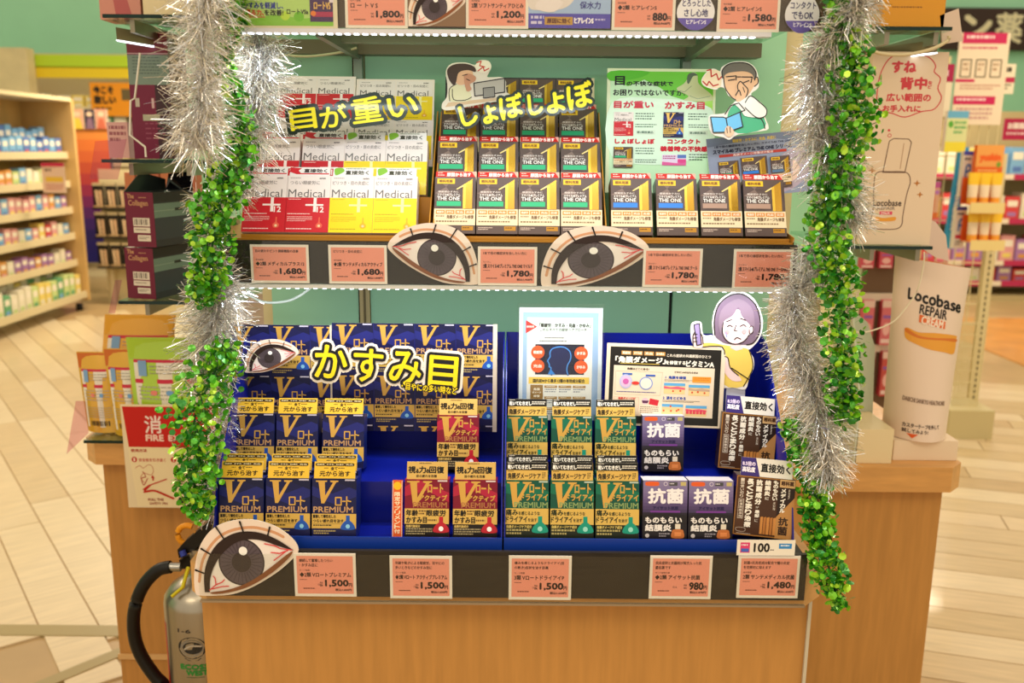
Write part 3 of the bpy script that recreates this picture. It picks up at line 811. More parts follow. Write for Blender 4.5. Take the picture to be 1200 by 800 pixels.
A = Art(); A.rect(0, 0, 68, 18, 0xF3EBDD); A.rect(4, 3, 15, 15, 0xE0447A); A.rect(5, 10, 14, 14, 0x4A6AC8); A.fine(5, 5, 14, 8, 0xF6E0E8); A.text('100', 20, 4, 38, 14, 0x1C1814, .5); A.fine(39, 11, 46, 13, 0x3A3430); A.rect(49, 4, 64, 10, 0x3A8CD0); A.fine(51, 5.5, 62, 8.5, 0xE8F0F8)
flat('point_card', A, (0, 0, 68, 18), (863, 632.5, 931, 650.5), .9965, 'small white 100-point card above the rightmost lower price card', 'card', t=.0005)

# top rail pictures
A = Art(); A.rect(0, 0, 133, 58, 0xE8DCBE); A.rect(0, 0, 128, 53, 0xB8D878)
A.poly(sm([(0, 42), (30, 46), (60, 40), (95, 44), (128, 38)], 4, False) + [(128, 53), (0, 53)], 0x8CC83C); A.circ(88, 42, 6, 0x78C024); A.circ(72, 41, 5.5, 0xC0E040)
A.text('疲れ、かすみを軽減し、', 4, 25, 70, 33, 0x28309A, .25); A.text('くっきり見る力、', 2, 34, 47, 41, 0xD83020, .3); A.text('を改善!', 48, 34, 70, 41, 0x1A1810, .2); A.text('ロートVSa', 74, 33, 99, 39, 0x1A1810, .15)
A.fine(2, 42, 24, 45, 0x2A2418); A.fine(30, 42, 56, 45, 0xD06040); A.rect(101, -4, 128, 48, 0x4A2A5C); A.text('ロートV5', 106, 24, 125, 33, 0xE8B860, .3); A.rect(104, 36, 128, 42, 0xB03058); A.circ(105, 38, 3.2, 0xE88030); A.rect(124, 18, 129, 25, 0xE8D8E0)
flat('shelf_advert', A, (0, 0, 133, 58), (263, -22, 396, 35), 1.0385, 'green advert card at the left end of the top rail', 'card', t=.0006)
A, ol = eye_art()
flat('eye_picture', A.clip(672, 0, 1160, 378), (672, 40, 1160, 378), (478.5, -20, 545.5, 31), 1.0375, 'small bloodshot eye picture on the top rail', 'picture', outline=None, t=.0005, back=0x8A6A50)
A = Art(); A.rect(0, 0, 96, 58, 0xA8C0E8); A.rect(0, 40, 96, 58, 0x5A50B8); A.poly(sm([(0, 0), (50, 0), (54, 20), (40, 34), (10, 36), (0, 30)], 4), 0xE8DCD8)
A.poly(sm([(26, 0), (44, 0), (47, 12), (40, 20), (30, 18), (24, 8)], 4), 0xE0B498); A.poly(sm([(36, 0), (50, 0), (49, 12), (45, 10)], 3), 0x4A3020); A.poly(sm([(8, 30), (20, 18), (40, 26), (30, 38), (12, 36)], 3), 0xF0E4E4)
A.text('ヒアルロン酸', 52, 12, 86, 22, 0x3A3890, .2); A.text('の', 88, 15, 93, 20, 0x3A3890); A.text('保水力', 60, 25, 84, 34, 0x3A3890, .2)
A.fine(3, 43, 18, 56, 0xD8D0F0, 2); A.rect(19, 44, 52, 54, 0xC89A48); A.text('原因に効く', 22, 46, 49, 52, 0x6A3A30, .3); A.text('ヒアレインS', 54, 45, 76, 52, 0xF6F0FF, .5); A.fine(78, 46, 92, 50, 0xC8C0F0)
flat('shelf_advert', A, (0, 0, 96, 58), (619, -22, 715, 33), 1.0385, 'pale blue and violet advert card with a resting child on the top rail', 'card', t=.0006)
for i, (pr, lns, l) in enumerate((((790.5, -24, 838, 35.5), ('とろっとした', 'さし心地'), 'white and violet droplet label nearer the shelf middle'), ((917, -22, 960, 39), ('コンタクト', 'でもOK'), 'white and violet droplet label at the right end of the top rail'))):
    A = Art(); ol = sm([(50, 0), (58, 14), (82, 44), (96, 70), (92, 96), (70, 116), (50, 121), (30, 116), (8, 96), (4, 70), (18, 44), (42, 14)], 3)
    A.poly(ol, 0xECEAF0)
    B = Art(); B.poly(ol, 0x6A5CB4); B.clip(0, 92, 100, 125)
    for it in B.items: A.add(it[0], it[1])
    A.text(lns[0], 17, 48, 86, 64, 0x4A4878, .4); A.text(lns[1], 22, 70, 80, 88, 0x4A4878, .5); A.text('ヒアレインS', 28, 96, 76, 106, 0xF0ECFF, .5)
    flat('droplet_label', A, (0, 0, 100, 121), pr, 1.0375, l, 'label', outline=ol, t=.0005)

# eye cutouts
for mir, pr, D, lean, l in ((False, (227.5, 608, 353, 698.5), .9995, 0, 'large bloodshot eye cutout at the left end of the lower rail'), (True, (454.5, 261, 562, 333.5), 1.1297, 0, 'bloodshot eye cutout on the middle rail, left one'), (False, (632.5, 264, 760, 337), 1.1297, 0, 'bloodshot eye cutout on the middle rail, right one'), (False, (286, 397, 351, 437), 1.168, 5, 'small eye sticker on the navy header board')):
    A, ol = eye_art(mir)
    flat("eye_cutout", A, (648, 28, 1160, 386) if mir else (660, 28, 1172, 386), pr, D, l, 'cutout', outline=ol, t=.001, lean=lean)

# ------------------------------------------------------------------ header boards
def cells(A, art, xs, ys, cw, chh, aw, ah):
    base = 2
    for y in ys:
        for x in xs: A.put(art, x, y, x + cw, y + chh, aw, ah, base)
    return A


A = Art(); A.rect(0, 0, 122, 130, 0x1B1F6B); cells(A, AV, (1, 49, 97), (0, 60, 120), 47, 59, 240, 305); A.clip(0, 0, 120, 128); A.rect(-3, -1, 0, 130, 0xE8D8C0); A.rect(120, -1, 122.5, 130, 0xE8D8C0); A.clip(-3, 0, 122, 128)
flat('header_board', A, (-3, 0, 122, 128), (268.5, 380.5, 390, 506), 1.18, 'navy header board printed with gold lettered packs, narrower left panel', 'board', lean=6)
A = Art(); A.rect(0, 0, 194, 130, 0x1B1F6B); cells(A, AV, (1, 49, 97, 145), (0, 60, 120), 47, 59, 240, 305); A.clip(0, 0, 188, 128); A.rect(188, -1, 193, 130, 0xE8D8C0); A.clip(0, 0, 193, 128)
flat('header_board', A, (0, 0, 193, 128), (390.5, 379, 582, 505), 1.182, 'navy header board printed with gold lettered packs, wide right panel', 'board', lean=6)


def med_cells(art):
    A = Art(); A.rect(0, 0, 92, 130, 0xEFE0D8); cells(A, art, (3, 47), (3, 62), 43, 58, 256, 352); return A


flat('header_board', med_cells(AMR), (0, 0, 92, 124), (320, 89.5, 413, 190), 1.26, 'header board printed with red medical packs behind the cartons', 'board', lean=22, t=.001)
flat('header_board', med_cells(AMY), (0, 0, 92, 124), (414, 93, 507, 190), 1.262, 'header board printed with yellow medical packs behind the cartons', 'board', lean=22, t=.001)
A = Art(); A.rect(0, 0, 180, 120, 0x2E2A30); OD = art_one(0x2FB47C); cells(A, OD, (2, 46, 90, 134), (2, 62), 43, 58, 430, 560); A.rect(176.5, 0, 180, 120, 0xD8C8A8); A.clip(0, 0, 180, 120)
flat('header_board', A, (0, 0, 180, 120), (521, 91, 696, 190), 1.287, 'dark header board printed with gold number-one packs', 'board', lean=14, t=.001)

# ------------------------------------------------------------------ yellow lettering cutouts
YEL = M(0xF5E51E, .4, 0, .3); YE2 = M(0xF3D416, .4, 0, .3); OUT = M(0x1B2A1E, .4, 0, .2); OUTN = M(0x101018, .4, 0, .2)


def lettering(name, chars, W_, H_, pr, D, label, white=None, lean=12, y=YEL, o=OUT, r1=7, r2=0, extra=None, card=None):
    """each character is a raised piece cut with its own dark surround"""
    u0, v0, u1, v1 = 0, 0, W_, H_
    B, B2 = W(pr[0], pr[3], D), W(pr[2], pr[3], D); xm = (pr[0] + pr[2]) / 2
    T = on_lean(xm, pr[1], W(xm, pr[3], D), lean); wd = abs(B2.x - B.x); ht = (T - W(xm, pr[3], D)).length
    sx, sz = wd / W_, ht / H_; root = thing(name, None, label, 'lettering', None, TF((B + B2) / 2, 0, lean))
    def emit(nm, A, y0, back=None):
        mb = MB()
        # give the dark surround real thickness: a front layer and a back layer joined by its strokes
        mb.art(A, 0, H_, sx, sz, y0, (-wd / 2, 0, 0)); return mb.build(nm, root)
    if white:
        A = Art()
        for ch, x0, y0, x1, y1, rot in chars: A.text(ch, x0, y0, x1, y1, 0xEFE3D2, 0, ((r2, 0xEFE3D2),), rot)
        emit('white_surround', A, 0)
    for i, (ch, x0, y0, x1, y1, rot) in enumerate(chars):
        A = Art(); A.text(ch, x0, y0, x1, y1, y, 2.2, ((r1, o),), rot); emit('letter', A, -.0012)
    if card: 
        mb = MB(); mb.ext([((a - W_ / 2) * sx, 0.0004, (H_ - b) * sz) for a, b in card], (0, .001, 0), M(0xE8DCC8, .5)); mb.build('backing_card', root)
    if extra: A = Art(); extra(A); emit('small_lettering', A, -.0014)
    return root


# 'eyes feel heavy' (crop px/3.333 of 260,0)
lettering('yellow_lettering', [('目', 268, 428, 368, 506, 8), ('が', 384, 412, 488, 496, 8), ('重', 508, 380, 624, 476, 8), ('い', 648, 378, 762, 452, 8)], 1200, 800, (260, 0, 620, 240), 1.19, 'yellow tilted lettering cutout above the red and yellow cartons', r1=17, lean=10)
lettering('yellow_lettering', [('し', 8, 62, 50, 110, 18), ('ょ', 66, 64, 104, 104, 16), ('ぼ', 112, 38, 172, 92, 12), ('し', 188, 36, 224, 84, 8), ('ょ', 236, 32, 282, 78, 8), ('ぼ', 290, 8, 356, 66, 12)], 364, 120, (536, 93, 697, 152), 1.215, 'yellow arched lettering cutout above the green-banded cartons', r1=9, lean=10)


def small_line(A):
    A.text('・目やにの多い時など', 345, 150, 560, 176, YE2, .6, ((4, 0x2A2010),), -5)


lettering('yellow_lettering', [('か', 14, 10, 136, 128, -4), ('す', 162, 22, 272, 140, -4), ('み', 300, 30, 420, 152, -4), ('目', 452, 46, 560, 156, -4)], 590, 190, (366, 402, 545, 463), 1.155, 'large yellow lettering cutout with white surround on the navy header board', white=True, r1=13, r2=23, lean=6, y=YE2, o=OUTN, extra=small_line)

# ------------------------------------------------------------------ green symptom poster
A = Art(); A.rect(25, 36, 832, 980, 0xDCE6C0); A.rect(50, 58, 812, 980, 0xC4EBC0)
A.poly([(50, 58), (812, 58), (812, 250), (700, 300), (500, 240), (420, 180), (300, 120), (180, 170), (50, 120)], 0x6DC63A)
A.poly(sm([(50, 58), (330, 58), (250, 110), (50, 130)], 4), 0x58B82E); A.poly([(740, 250), (812, 230), (812, 420), (780, 470)], 0x9CD83C)
A.poly(sm([(60, 300), (400, 260), (800, 330), (800, 640), (500, 760), (70, 700)], 4), 0xD9F2DC)
A.text('目', 84, 96, 154, 162, BLK, 2.4); A.text('の不快な症状で', 170, 132, 512, 166, BLK, 1.6); A.text('お困りではないですか?', 72, 196, 606, 240, BLK, 1.6)
A.poly(sm([(620, 110), (650, 62), (690, 80), (700, 140), (740, 180), (800, 230), (800, 275), (600, 275), (630, 240), (540, 190), (590, 150)], 4), 0xC8CFA0)
A.poly(sm([(616, 130), (622, 80), (660, 64), (692, 84), (660, 92), (640, 130), (626, 150)], 4), 0x5A6A58); A.line([(650, 165), (600, 210), (560, 200)], 3, 0x5A7A68); A.line([(640, 240), (700, 262), (790, 240)], 3, 0x5A7A68)
for t, x0, y0, x1, y1 in (('目が重い', 80, 282, 372, 334), ('かすみ目', 458, 286, 750, 338), ('しょぼしょぼ', 92, 568, 384, 604), ('コンタクト', 484, 568, 726, 602), ('装着時の不快感', 432, 622, 784, 660)): A.text(t, x0, y0, x1, y1, 0xC81E34, 3.2)
A.put(AMR, 80, 365, 226, 546, 256, 352); A.put(AV, 448, 364, 598, 550, 240, 300); A.put(AO, 82, 630, 226, 775, 430, 560)
A.rect(446, 686, 625, 760, 0xE4D4EC); A.rect(560, 686, 625, 712, 0x5A78C0); A.rect(562, 720, 625, 748, 0xE04890); A.poly([(446, 740), (560, 750), (625, 745), (625, 768), (446, 768)], 0xE060A0); A.fine(452, 694, 550, 726, 0xB04888, 2)
for x, y in ((240, 372), (632, 372), (246, 636), (646, 680)): A.fine(x, y, x + 140, y + 58, 0x3A5A48, 3, .4)
for x, y in ((240, 455), (636, 455), (246, 724)): A.fine(x, y, x + 160, y + 34, 0x3A5A48, 2, .4)
for x, y in ((244, 500), (636, 502)): A.rect(x, y, x + 145, y + 34, 0xD4E6D4); A.text('第2類医薬品', x + 10, y + 8, x + 130, y + 26, 0x5A7A6A, .4)
flat('symptom_poster', A, (25, 36, 832, 980), (709, 80.5, 835, 226), 1.235, 'green symptom poster standing behind the blue-banded cartons', 'poster', lean=6, t=.001)

# series poster
A = Art(); A.rect(0, 0, 1080, 640, 0x8E96AE); A.poly([(0, 0), (1080, 0), (1080, 120), (600, 40), (0, 90)], 0x6F7890); A.poly(sm([(760, 260), (1000, 180), (1060, 420), (860, 600), (500, 640), (600, 500)], 4), 0xB7A6B6)
A.poly(sm([(900, 300), (960, 380), (930, 480), (820, 540), (880, 440)], 4), 0xE8C8B8)
A.text('眼疲労・かすみに  充血  炎症に', 280, 30, 740, 64, 0xE0C050, 1); A.text('1本で目の諸症状を治したい方に スマイル40 THE ONE', 80, 82, 900, 108, 0x1A2040, .6)
A.text('スマイル40 プレミアム THE ONE シリーズ', 60, 122, 900, 166, 0x1A2040, 2.5); A.rect(120, 178, 840, 206, 0xB83428); A.text('角膜ダメージ修復成分配合', 270, 181, 700, 203, 0xF0D8D0, .6)
OB, OT = art_one(0x2F7FDC), art_one(0x5A7A9C)
A.put(OD, 100, 250, 320, 520, 430, 560); A.put(OB, 340, 232, 620, 540, 430, 560); A.put(OT, 650, 250, 860, 545, 430, 560); A.clip(0, 0, 1080, 640)
flat('series_poster', A, (0, 0, 1080, 640), (834, 157, 953, 229), 1.225, 'grey-blue product poster tilted behind the tan-banded cartons', 'poster', lean=12, roll=-6, t=.001)

# blue head poster in clear stand (art: crop px/6.4 of 600,355)
A = Art(); A.rect(52, 32, 680, 900, 0xE4ECF4); A.rect(80, 68, 650, 900, 0x9FBCE4); A.rect(112, 108, 606, 900, 0xEFEDEA)
A.rect(112, 118, 606, 238, 0xE4EEE6); A.poly([(102, 128), (188, 178), (102, 230)], 0xE03A34); A.text('新発売', 108, 170, 164, 186, 0xF8E8E0, .6)
A.text('「眼疲労・かすみ・充血・かゆみ」', 205, 150, 590, 182, 0x30302C, 1.4); A.text('これらすべての症状へアプローチ', 208, 188, 562, 212, 0x30302C, .7)
A.fine(245, 258, 458, 274, 0x5A5A58); A.fine(206, 282, 500, 300, 0x5A5A58); A.rect(175, 312, 545, 546, 0x0B1230)
hp = sm([(300, 546), (292, 520), (296, 492), (282, 486), (284, 470), (276, 452), (270, 438), (288, 408), (286, 380), (300, 350), (340, 334), (390, 334), (430, 360), (444, 400), (436, 440), (420, 470), (414, 510), (424, 546)], 4, False)
A.line(hp, 16, 0x143C90); A.poly(hp, 0x0C1A50); A.line(hp, 6, 0x4FA0F0); A.poly([(270, 546), (292, 500), (330, 546)], 0x2A80D8)
for x, y, t in ((194, 374, '眼疲労'), (194, 480, '充血'), (522, 380, 'かすみ'), (522, 486, 'かゆみ')): A.circ(x, y, 51, 0xEE5A28, n=28); A.text(t, x - 32, y - 12, x + 32, y + 12, 0xFBE8DC, 1.4)
A.rect(126, 566, 586, 618, 0xF2CC58); A.text('国内初※から最多12種の有効成分配合', 160, 580, 552, 608, 0x3A3020, 1)
A.rect(140, 626, 236, 900, 0x9A7440); A.text('角膜', 165, 650, 212, 670, 0xF0E4D0, .8); A.text('ダメージ', 155, 678, 222, 694, 0xF0E4D0, .8); A.text('修復', 165, 704, 212, 722, 0xF0E4D0, .8)
for r in range(3):
    for i in range(3): x = 246 + i * 108; y = 630 + r * 86; A.rect(x, y, x + 98, y + 20, 0xB08A58); A.fine(x + 16, y + 5, x + 84, y + 15, 0xF0E4D0); A.fine(x + 4, y + 28, x + 92, y + 62, 0x5A6080, 2, .4)
pt = flat('poster_stand', A, (52, 32, 680, 900), (607.5, 360.5, 704, 492), 1.165, 'white and blue poster with glowing head silhouette in a clear stand', 'poster', lean=6, t=.0012, back=0xE4ECF4)
mb = MB(); mb.box((-.058, -.004, 0), (.058, -.0036, .158), ACRYL); mb.build('clear_cover', pt)

# cornea damage poster (crop px/7.5 of 700,395)
A = Art(); A.rect(60, 50, 1110, 800, 0xE3D2B8); A.rect(92, 80, 1072, 780, 0x1C1916)
for i, t in enumerate(('眼疲労', 'かすみ目', '充血', '目の痒み')): A.rect(190 + i * 100, 116, 276 + i * 100, 152, 0xC08A44); A.text(t, 200 + i * 100, 122, 266 + i * 100, 145, 0xF8E8D0, 1)
A.text('これら症状の共通原因のひとつ', 592, 130, 980, 158, 0xE8DCC8, 1); A.text('「角膜ダメージ」', 140, 168, 580, 224, 0xF4ECDC, 3.4); A.rect(180, 228, 530, 233, 0xE0C050)
A.text('を修復する', 584, 192, 758, 226, 0xF4ECDC, 1.6); A.text('ビタミンA', 766, 186, 1010, 240, 0xF4ECDC, 3); A.rect(128, 250, 1020, 710, 0xE6D3BA)
A.text('角膜はどこにある?', 246, 268, 440, 288, 0x3A3028, .8); A.text('ビタミンAのはたらきは', 668, 286, 872, 304, 0x3A3028, .8); A.line([(146, 302), (560, 302), (548, 516), (146, 516)], 2, 0xA89878, True)
A.rect(206, 318, 292, 336, 0x3A60B0); A.rect(412, 326, 498, 344, 0x3A60B0); A.circ(238, 396, 56, 0xB8BCE0, 66); A.circ(238, 396, 44, 0xD8B8D8, 54); A.circ(238, 396, 26, 0xC860A8)
A.circ(418, 408, 60, 0x7F98D0, 60, 32); A.circ(418, 408, 50, 0xE6DCD0, 50, 32); A.poly(sm([(288, 408), (310, 394), (340, 394), (360, 408), (340, 422), (310, 422)], 3), 0xD83A34); A.fine(160, 486, 520, 500, 0x3A4A90)
A.line([(140, 540), (360, 540), (360, 700), (140, 700)], 2, 0xD89888, True); A.text('角膜ダメージが', 178, 542, 330, 562, 0xC83A34, 1); A.circ(418, 572, 30, 0xD8B8C8); A.poly([(388, 566), (450, 566), (440, 590), (396, 590)], 0x5A3050); A.poly([(460, 544), (540, 560), (530, 612), (450, 598)], 0xC82838); A.fine(376, 622, 540, 690, 0x6A5A48, 4, .35)
A.text('1  角膜を修復', 588, 332, 770, 358, 0x2A4AA0, 1.6); A.fine(580, 366, 840, 386, 0x4A4038, 2, .4); A.rect(826, 330, 992, 384, 0xF09A38); A.fine(840, 340, 980, 374, 0xD87818, 2, .4)
A.text('2  涙をとどめる', 574, 520, 776, 548, 0x2A4AA0, 1.6); A.fine(570, 556, 900, 576, 0x4A4038, 2, .4)
for x, y, c in ((578, 396, 0xE0607A), (796, 406, 0xC0A088), (568, 590, 0xE8C088), (778, 596, 0xE87088)): A.rect(x, y, x + 188, y + 100, 0xEBCB90); A.rect(x, y, x + 188, y + 26, 0x5FA8D8); A.poly([(x, y + 30), (x + 60, y + 40), (x + 120, y + 30), (x + 188, y + 42), (x + 188, y + 58), (x, y + 52)], c)
for x, y, r in ((660, 470, 9), (725, 466, 9), (830, 476, 9), (880, 470, 9), (940, 478, 9), (585, 652, 9), (645, 610, 9), (650, 652, 9), (700, 650, 9), (716, 640, 9)): A.circ(x, y, r, 0xD8502A, n=10)
for i in range(6): A.rect(784 + i * 30, 636, 808 + i * 30, 674, 0xE04858)
flat('cornea_poster', A, (60, 50, 1110, 780), (707.5, 404, 846, 497), 1.14, 'black-bordered diagram poster tilted above the purple cartons', 'poster', lean=8, roll=1.6, t=.001)

# ------------------------------------------------------------------ people cutouts (flat printed card figures)
INK = 0x2A211E
SK, SKD = 0xE3B58E, 0xC89070
# seated lady at a monitor (crop px/3.333 of 260,0)
A = Art(); ol = sm([(862, 428), (860, 405), (878, 380), (880, 330), (874, 280), (896, 250), (950, 245), (988, 254), (1004, 236), (1040, 238), (1052, 262), (1040, 288), (1040, 302), (1104, 304), (1112, 360), (1150, 372), (1150, 384), (1020, 405), (900, 430)], 3)
A.poly(ol, 0xE6DCC8); A.poly([(872, 420), (884, 402), (1140, 374), (1145, 382)], 0xD8B890)
A.poly(sm([(890, 396), (888, 350), (915, 330), (960, 345), (975, 380), (960, 396)], 4), 0xDFD9B0); A.line(sm([(890, 396), (888, 350), (915, 330)], 3, False), 3, INK); A.line(sm([(900, 350), (905, 390), (950, 392), (975, 380)], 3, False), 3, INK)
A.poly(sm([(905, 300), (920, 270), (960, 265), (980, 285), (975, 310), (950, 330), (920, 330)], 4), SK)
A.poly(sm([(886, 310), (880, 275), (905, 254), (950, 250), (985, 262), (990, 282), (960, 275), (925, 285), (915, 320), (905, 335)], 4), 0x4A3830)
A.poly(sm([(945, 300), (962, 288), (990, 300), (988, 318), (968, 330), (975, 350), (955, 356)], 3), SKD); A.line([(940, 296), (958, 292)], 3, INK); A.line([(955, 310), (968, 316)], 3, INK)
A.poly([(984, 326), (1104, 306), (1104, 360), (988, 376)], 0xB9B2A4); A.line([(984, 326), (1104, 306), (1104, 360), (988, 376)], 4, INK, True); A.poly([(1020, 345), (1064, 340), (1066, 378), (1022, 384)], 0x8F8A80); A.line([(1020, 345), (1064, 340), (1066, 378), (1022, 384)], 3, INK, True)
A.poly(sm([(1000, 245), (1040, 240), (1050, 265), (1030, 285), (1000, 280), (988, 262)], 4), 0xEFE6D0); A.line([(994, 246), (1012, 240), (1006, 258), (1026, 262)], 4, 0xC84030); A.line([(1000, 278), (1020, 262), (1024, 278), (1042, 268)], 4, 0xC84030)
flat('desk_person_cutout', A, (858, 234, 1152, 432), (517.5, 70, 605.5, 129.5), 1.245, 'cardboard cutout of a tired person in cream top at a computer monitor', 'cutout', lean=8, outline=ol)

# older man with a book (crop px/3.333 of 600,0)
A = Art(); ol = sm([(766, 455), (800, 445), (828, 440), (850, 410), (870, 392), (840, 372), (826, 345), (806, 340), (790, 350), (745, 335), (735, 312), (755, 280), (780, 268), (806, 278), (812, 262), (850, 242), (905, 240), (940, 262), (955, 300), (956, 340), (930, 362), (935, 378), (970, 400), (990, 430), (985, 455), (1000, 500), (960, 512), (880, 525), (850, 545), (826, 536), (778, 520)], 3)
A.poly(ol, 0xEDE5DA); A.poly(sm([(745, 330), (738, 312), (756, 284), (782, 272), (808, 285), (810, 335), (785, 345)], 4), 0xE8D2B0)
A.line([(755, 276), (770, 272), (772, 300), (792, 288), (800, 312), (812, 300)], 5, 0xB83028); A.line([(740, 318), (756, 334), (764, 318), (780, 336), (800, 330)], 5, 0xB83028)
A.poly(sm([(840, 470), (850, 420), (890, 400), (940, 420), (970, 440), (985, 498), (880, 520)], 3), 0x4FB184); A.line(sm([(945, 440), (975, 470), (985, 500)], 3, False), 4, INK)
A.poly(sm([(818, 290), (836, 262), (900, 256), (940, 290), (940, 330), (915, 372), (885, 392), (855, 378), (826, 340)], 4), SK); A.line(sm([(820, 300), (826, 340), (850, 376), (870, 390)], 4, False), 4, INK)
A.poly(sm([(936, 306), (950, 300), (954, 322), (940, 336)], 3), SK); A.line(sm([(936, 306), (950, 300), (954, 322), (940, 336)], 3, False), 4, INK)
A.poly(sm([(816, 305), (814, 275), (840, 250), (890, 244), (925, 256), (945, 285), (940, 312), (930, 290), (900, 278), (850, 282), (828, 290)], 4), 0x6A645C); A.line(sm([(816, 305), (814, 275), (840, 250), (890, 244), (925, 256), (945, 285), (940, 312)], 4, False), 4, INK)
A.line([(830, 300), (868, 296), (868, 312)], 4, INK); A.line([(890, 300), (930, 300), (926, 322)], 4, INK); A.line([(838, 314), (862, 310)], 4, INK); A.line([(898, 322), (918, 314)], 4, INK); A.line([(872, 300), (886, 300)], 4, INK)
A.poly(sm([(870, 330), (884, 318), (898, 330), (915, 352), (905, 385), (890, 405), (870, 390), (868, 360)], 4), SK); A.line(sm([(905, 385), (915, 352), (898, 330), (884, 318), (874, 334), (878, 356)], 4, False), 4, INK); A.line(sm([(868, 372), (880, 352), (888, 372)], 3, False), 4, INK); A.line([(895, 340), (902, 360)], 3, INK)
A.poly(sm([(860, 400), (885, 396), (925, 372), (960, 398), (988, 425), (984, 452), (950, 458), (905, 452), (890, 430)], 3), 0xF2EDE4); A.line(sm([(905, 400), (925, 374), (960, 398), (988, 425), (984, 452), (950, 458), (905, 420)], 4, False), 4, INK); A.line([(828, 446), (850, 412), (880, 402), (905, 430), (880, 440)], 4, INK)
A.poly([(772, 458), (820, 458), (832, 462), (885, 438), (898, 494), (840, 516), (784, 518)], 0x6FBBE6); A.line([(772, 458), (820, 458), (832, 462), (885, 438), (898, 494), (840, 516), (784, 518)], 4, INK, True); A.line([(832, 462), (842, 512)], 4, INK)
A.poly(sm([(828, 520), (832, 498), (842, 492), (856, 500), (864, 520), (845, 536)], 3), 0xE8C0A0); A.line([(836, 500), (838, 520)], 3, INK); A.line([(848, 496), (850, 518)], 3, INK)
flat('reading_man_cutout', A, (735, 238, 1002, 546), (820.5, 71.5, 901, 164), 1.20, 'cardboard cutout of a grey-haired man in glasses holding a blue book', 'cutout', lean=8, outline=ol)

# woman with a phone (crop px/3.333 of 580,340)
A = Art(); ol = sm([(770, 215), (758, 180), (758, 130), (780, 118), (798, 126), (806, 170), (840, 172), (845, 175), (838, 120), (850, 60), (880, 20), (930, 0), (980, 15), (1015, 60), (1034, 120), (1025, 180), (1000, 215), (985, 232), (1004, 260), (1006, 300), (990, 340), (978, 384), (930, 378), (885, 368), (890, 240), (840, 220), (790, 225)], 3)
A.poly(ol, 0xEDE6E4)
A.poly(sm([(800, 205), (840, 202), (900, 212), (940, 218), (985, 228), (998, 265), (998, 310), (972, 372), (888, 362), (890, 232), (850, 215), (804, 220)], 3), 0xEBCB62); A.line(sm([(800, 220), (850, 215), (890, 232), (888, 362)], 3, False), 4, INK); A.line(sm([(985, 228), (1000, 270), (1000, 310), (970, 372)], 3, False), 4, INK)
A.poly([(922, 190), (948, 190), (950, 215), (962, 225), (935, 232), (910, 220), (922, 210)], 0xF2D2D0)
A.poly(sm([(850, 170), (846, 110), (860, 55), (900, 18), (950, 12), (1000, 50), (1022, 110), (1020, 165), (1000, 200), (975, 208), (900, 205), (868, 190)], 4), 0x786274); A.line(sm([(850, 170), (846, 110), (860, 55), (900, 18), (950, 12), (1000, 50), (1022, 110), (1020, 165), (1000, 200), (975, 208)], 4, False), 5, INK)
A.poly(sm([(880, 160), (876, 110), (900, 95), (936, 70), (965, 105), (990, 120), (988, 160), (965, 195), (925, 205), (895, 190)], 4), 0xF3D3D2); A.line(sm([(880, 120), (880, 165), (900, 195), (930, 206), (962, 195), (982, 170)], 4, False), 4, INK)
A.poly(sm([(862, 110), (880, 60), (935, 30), (985, 60), (1000, 110), (1000, 160), (982, 130), (950, 95), (936, 62), (915, 95), (880, 120), (872, 170)], 3), 0x86707E)
A.poly(sm([(982, 140), (994, 136), (996, 155), (984, 165)], 3), 0xF3D3D2); A.line(sm([(982, 140), (994, 136), (996, 155), (984, 165)], 3), 3, INK)
A.line([(892, 118), (912, 110)], 4, INK); A.line([(945, 105), (966, 112)], 4, INK); A.line(sm([(896, 138), (906, 132), (916, 138)], 3, False), 4, INK); A.line(sm([(946, 136), (958, 130), (968, 136)], 3, False), 4, INK); A.line([(930, 132), (924, 152), (934, 154)], 3, INK); A.line(sm([(926, 188), (936, 180), (950, 186)], 3, False), 4, INK)
A.circ(896, 158, 9, 0xF0A8A8); A.circ(962, 156, 9, 0xF0A8A8); A.line([(892, 160), (896, 178)], 3, 0x6A8AC0)
A.poly(sm([(768, 215), (766, 175), (776, 160), (800, 172), (806, 205), (800, 222)], 3), 0xF3D3D2); A.line(sm([(768, 215), (766, 175), (776, 160), (800, 172), (806, 205)], 3, False), 4, INK); A.poly([(768, 132), (788, 126), (800, 208), (782, 212)], 0x9A86B8); A.line([(768, 132), (788, 126), (800, 208), (782, 212)], 4, INK, True)
for y in (170, 184, 198): A.line([(766, y), (782, y - 2)], 3, INK)
A.poly(sm([(892, 255), (905, 262), (915, 300), (948, 330), (960, 350), (925, 350), (895, 320), (888, 290)], 3), 0xF3D3D2); A.line(sm([(892, 255), (905, 262), (915, 300), (948, 330)], 3, False), 4, INK); A.line([(920, 300), (990, 345)], 4, INK)
wc = flat('phone_woman_cutout', A, (757, 0, 1036, 385), (807, 341, 891, 456), 1.15, 'cardboard cutout of a worried woman in yellow top holding a phone', 'cutout', lean=4, outline=ol)
mb = MB(); mb.box((.003, .002, -.045), (.028, .010, .02), M(0xC8CCE4, .4)); mb.build('support_block', wc)

# ------------------------------------------------------------------ side counters
def side_counter(xa, xb, D, z, label, cham):
    c0 = thing('side_counter', ((xa + xb) / 2, D, 0), label, 'counter'); o = (xa + xb) / 2
    xa -= o; xb -= o
    mb = MB(); mb.box((xa + .03, .03, 0), (xb - .03, .9, z - .05), WOOD); mb.build('body', c0)
    k = .03; a, b = (k, 0) if cham < 0 else (0, k)
    mb = MB(); mb.zprof([(xa + a, 0), (xb - b, 0), (xb, b), (xb, .93), (xa, .93), (xa, a)], z - .05, z, WOODE); mb.build('worktop', c0)
    return c0


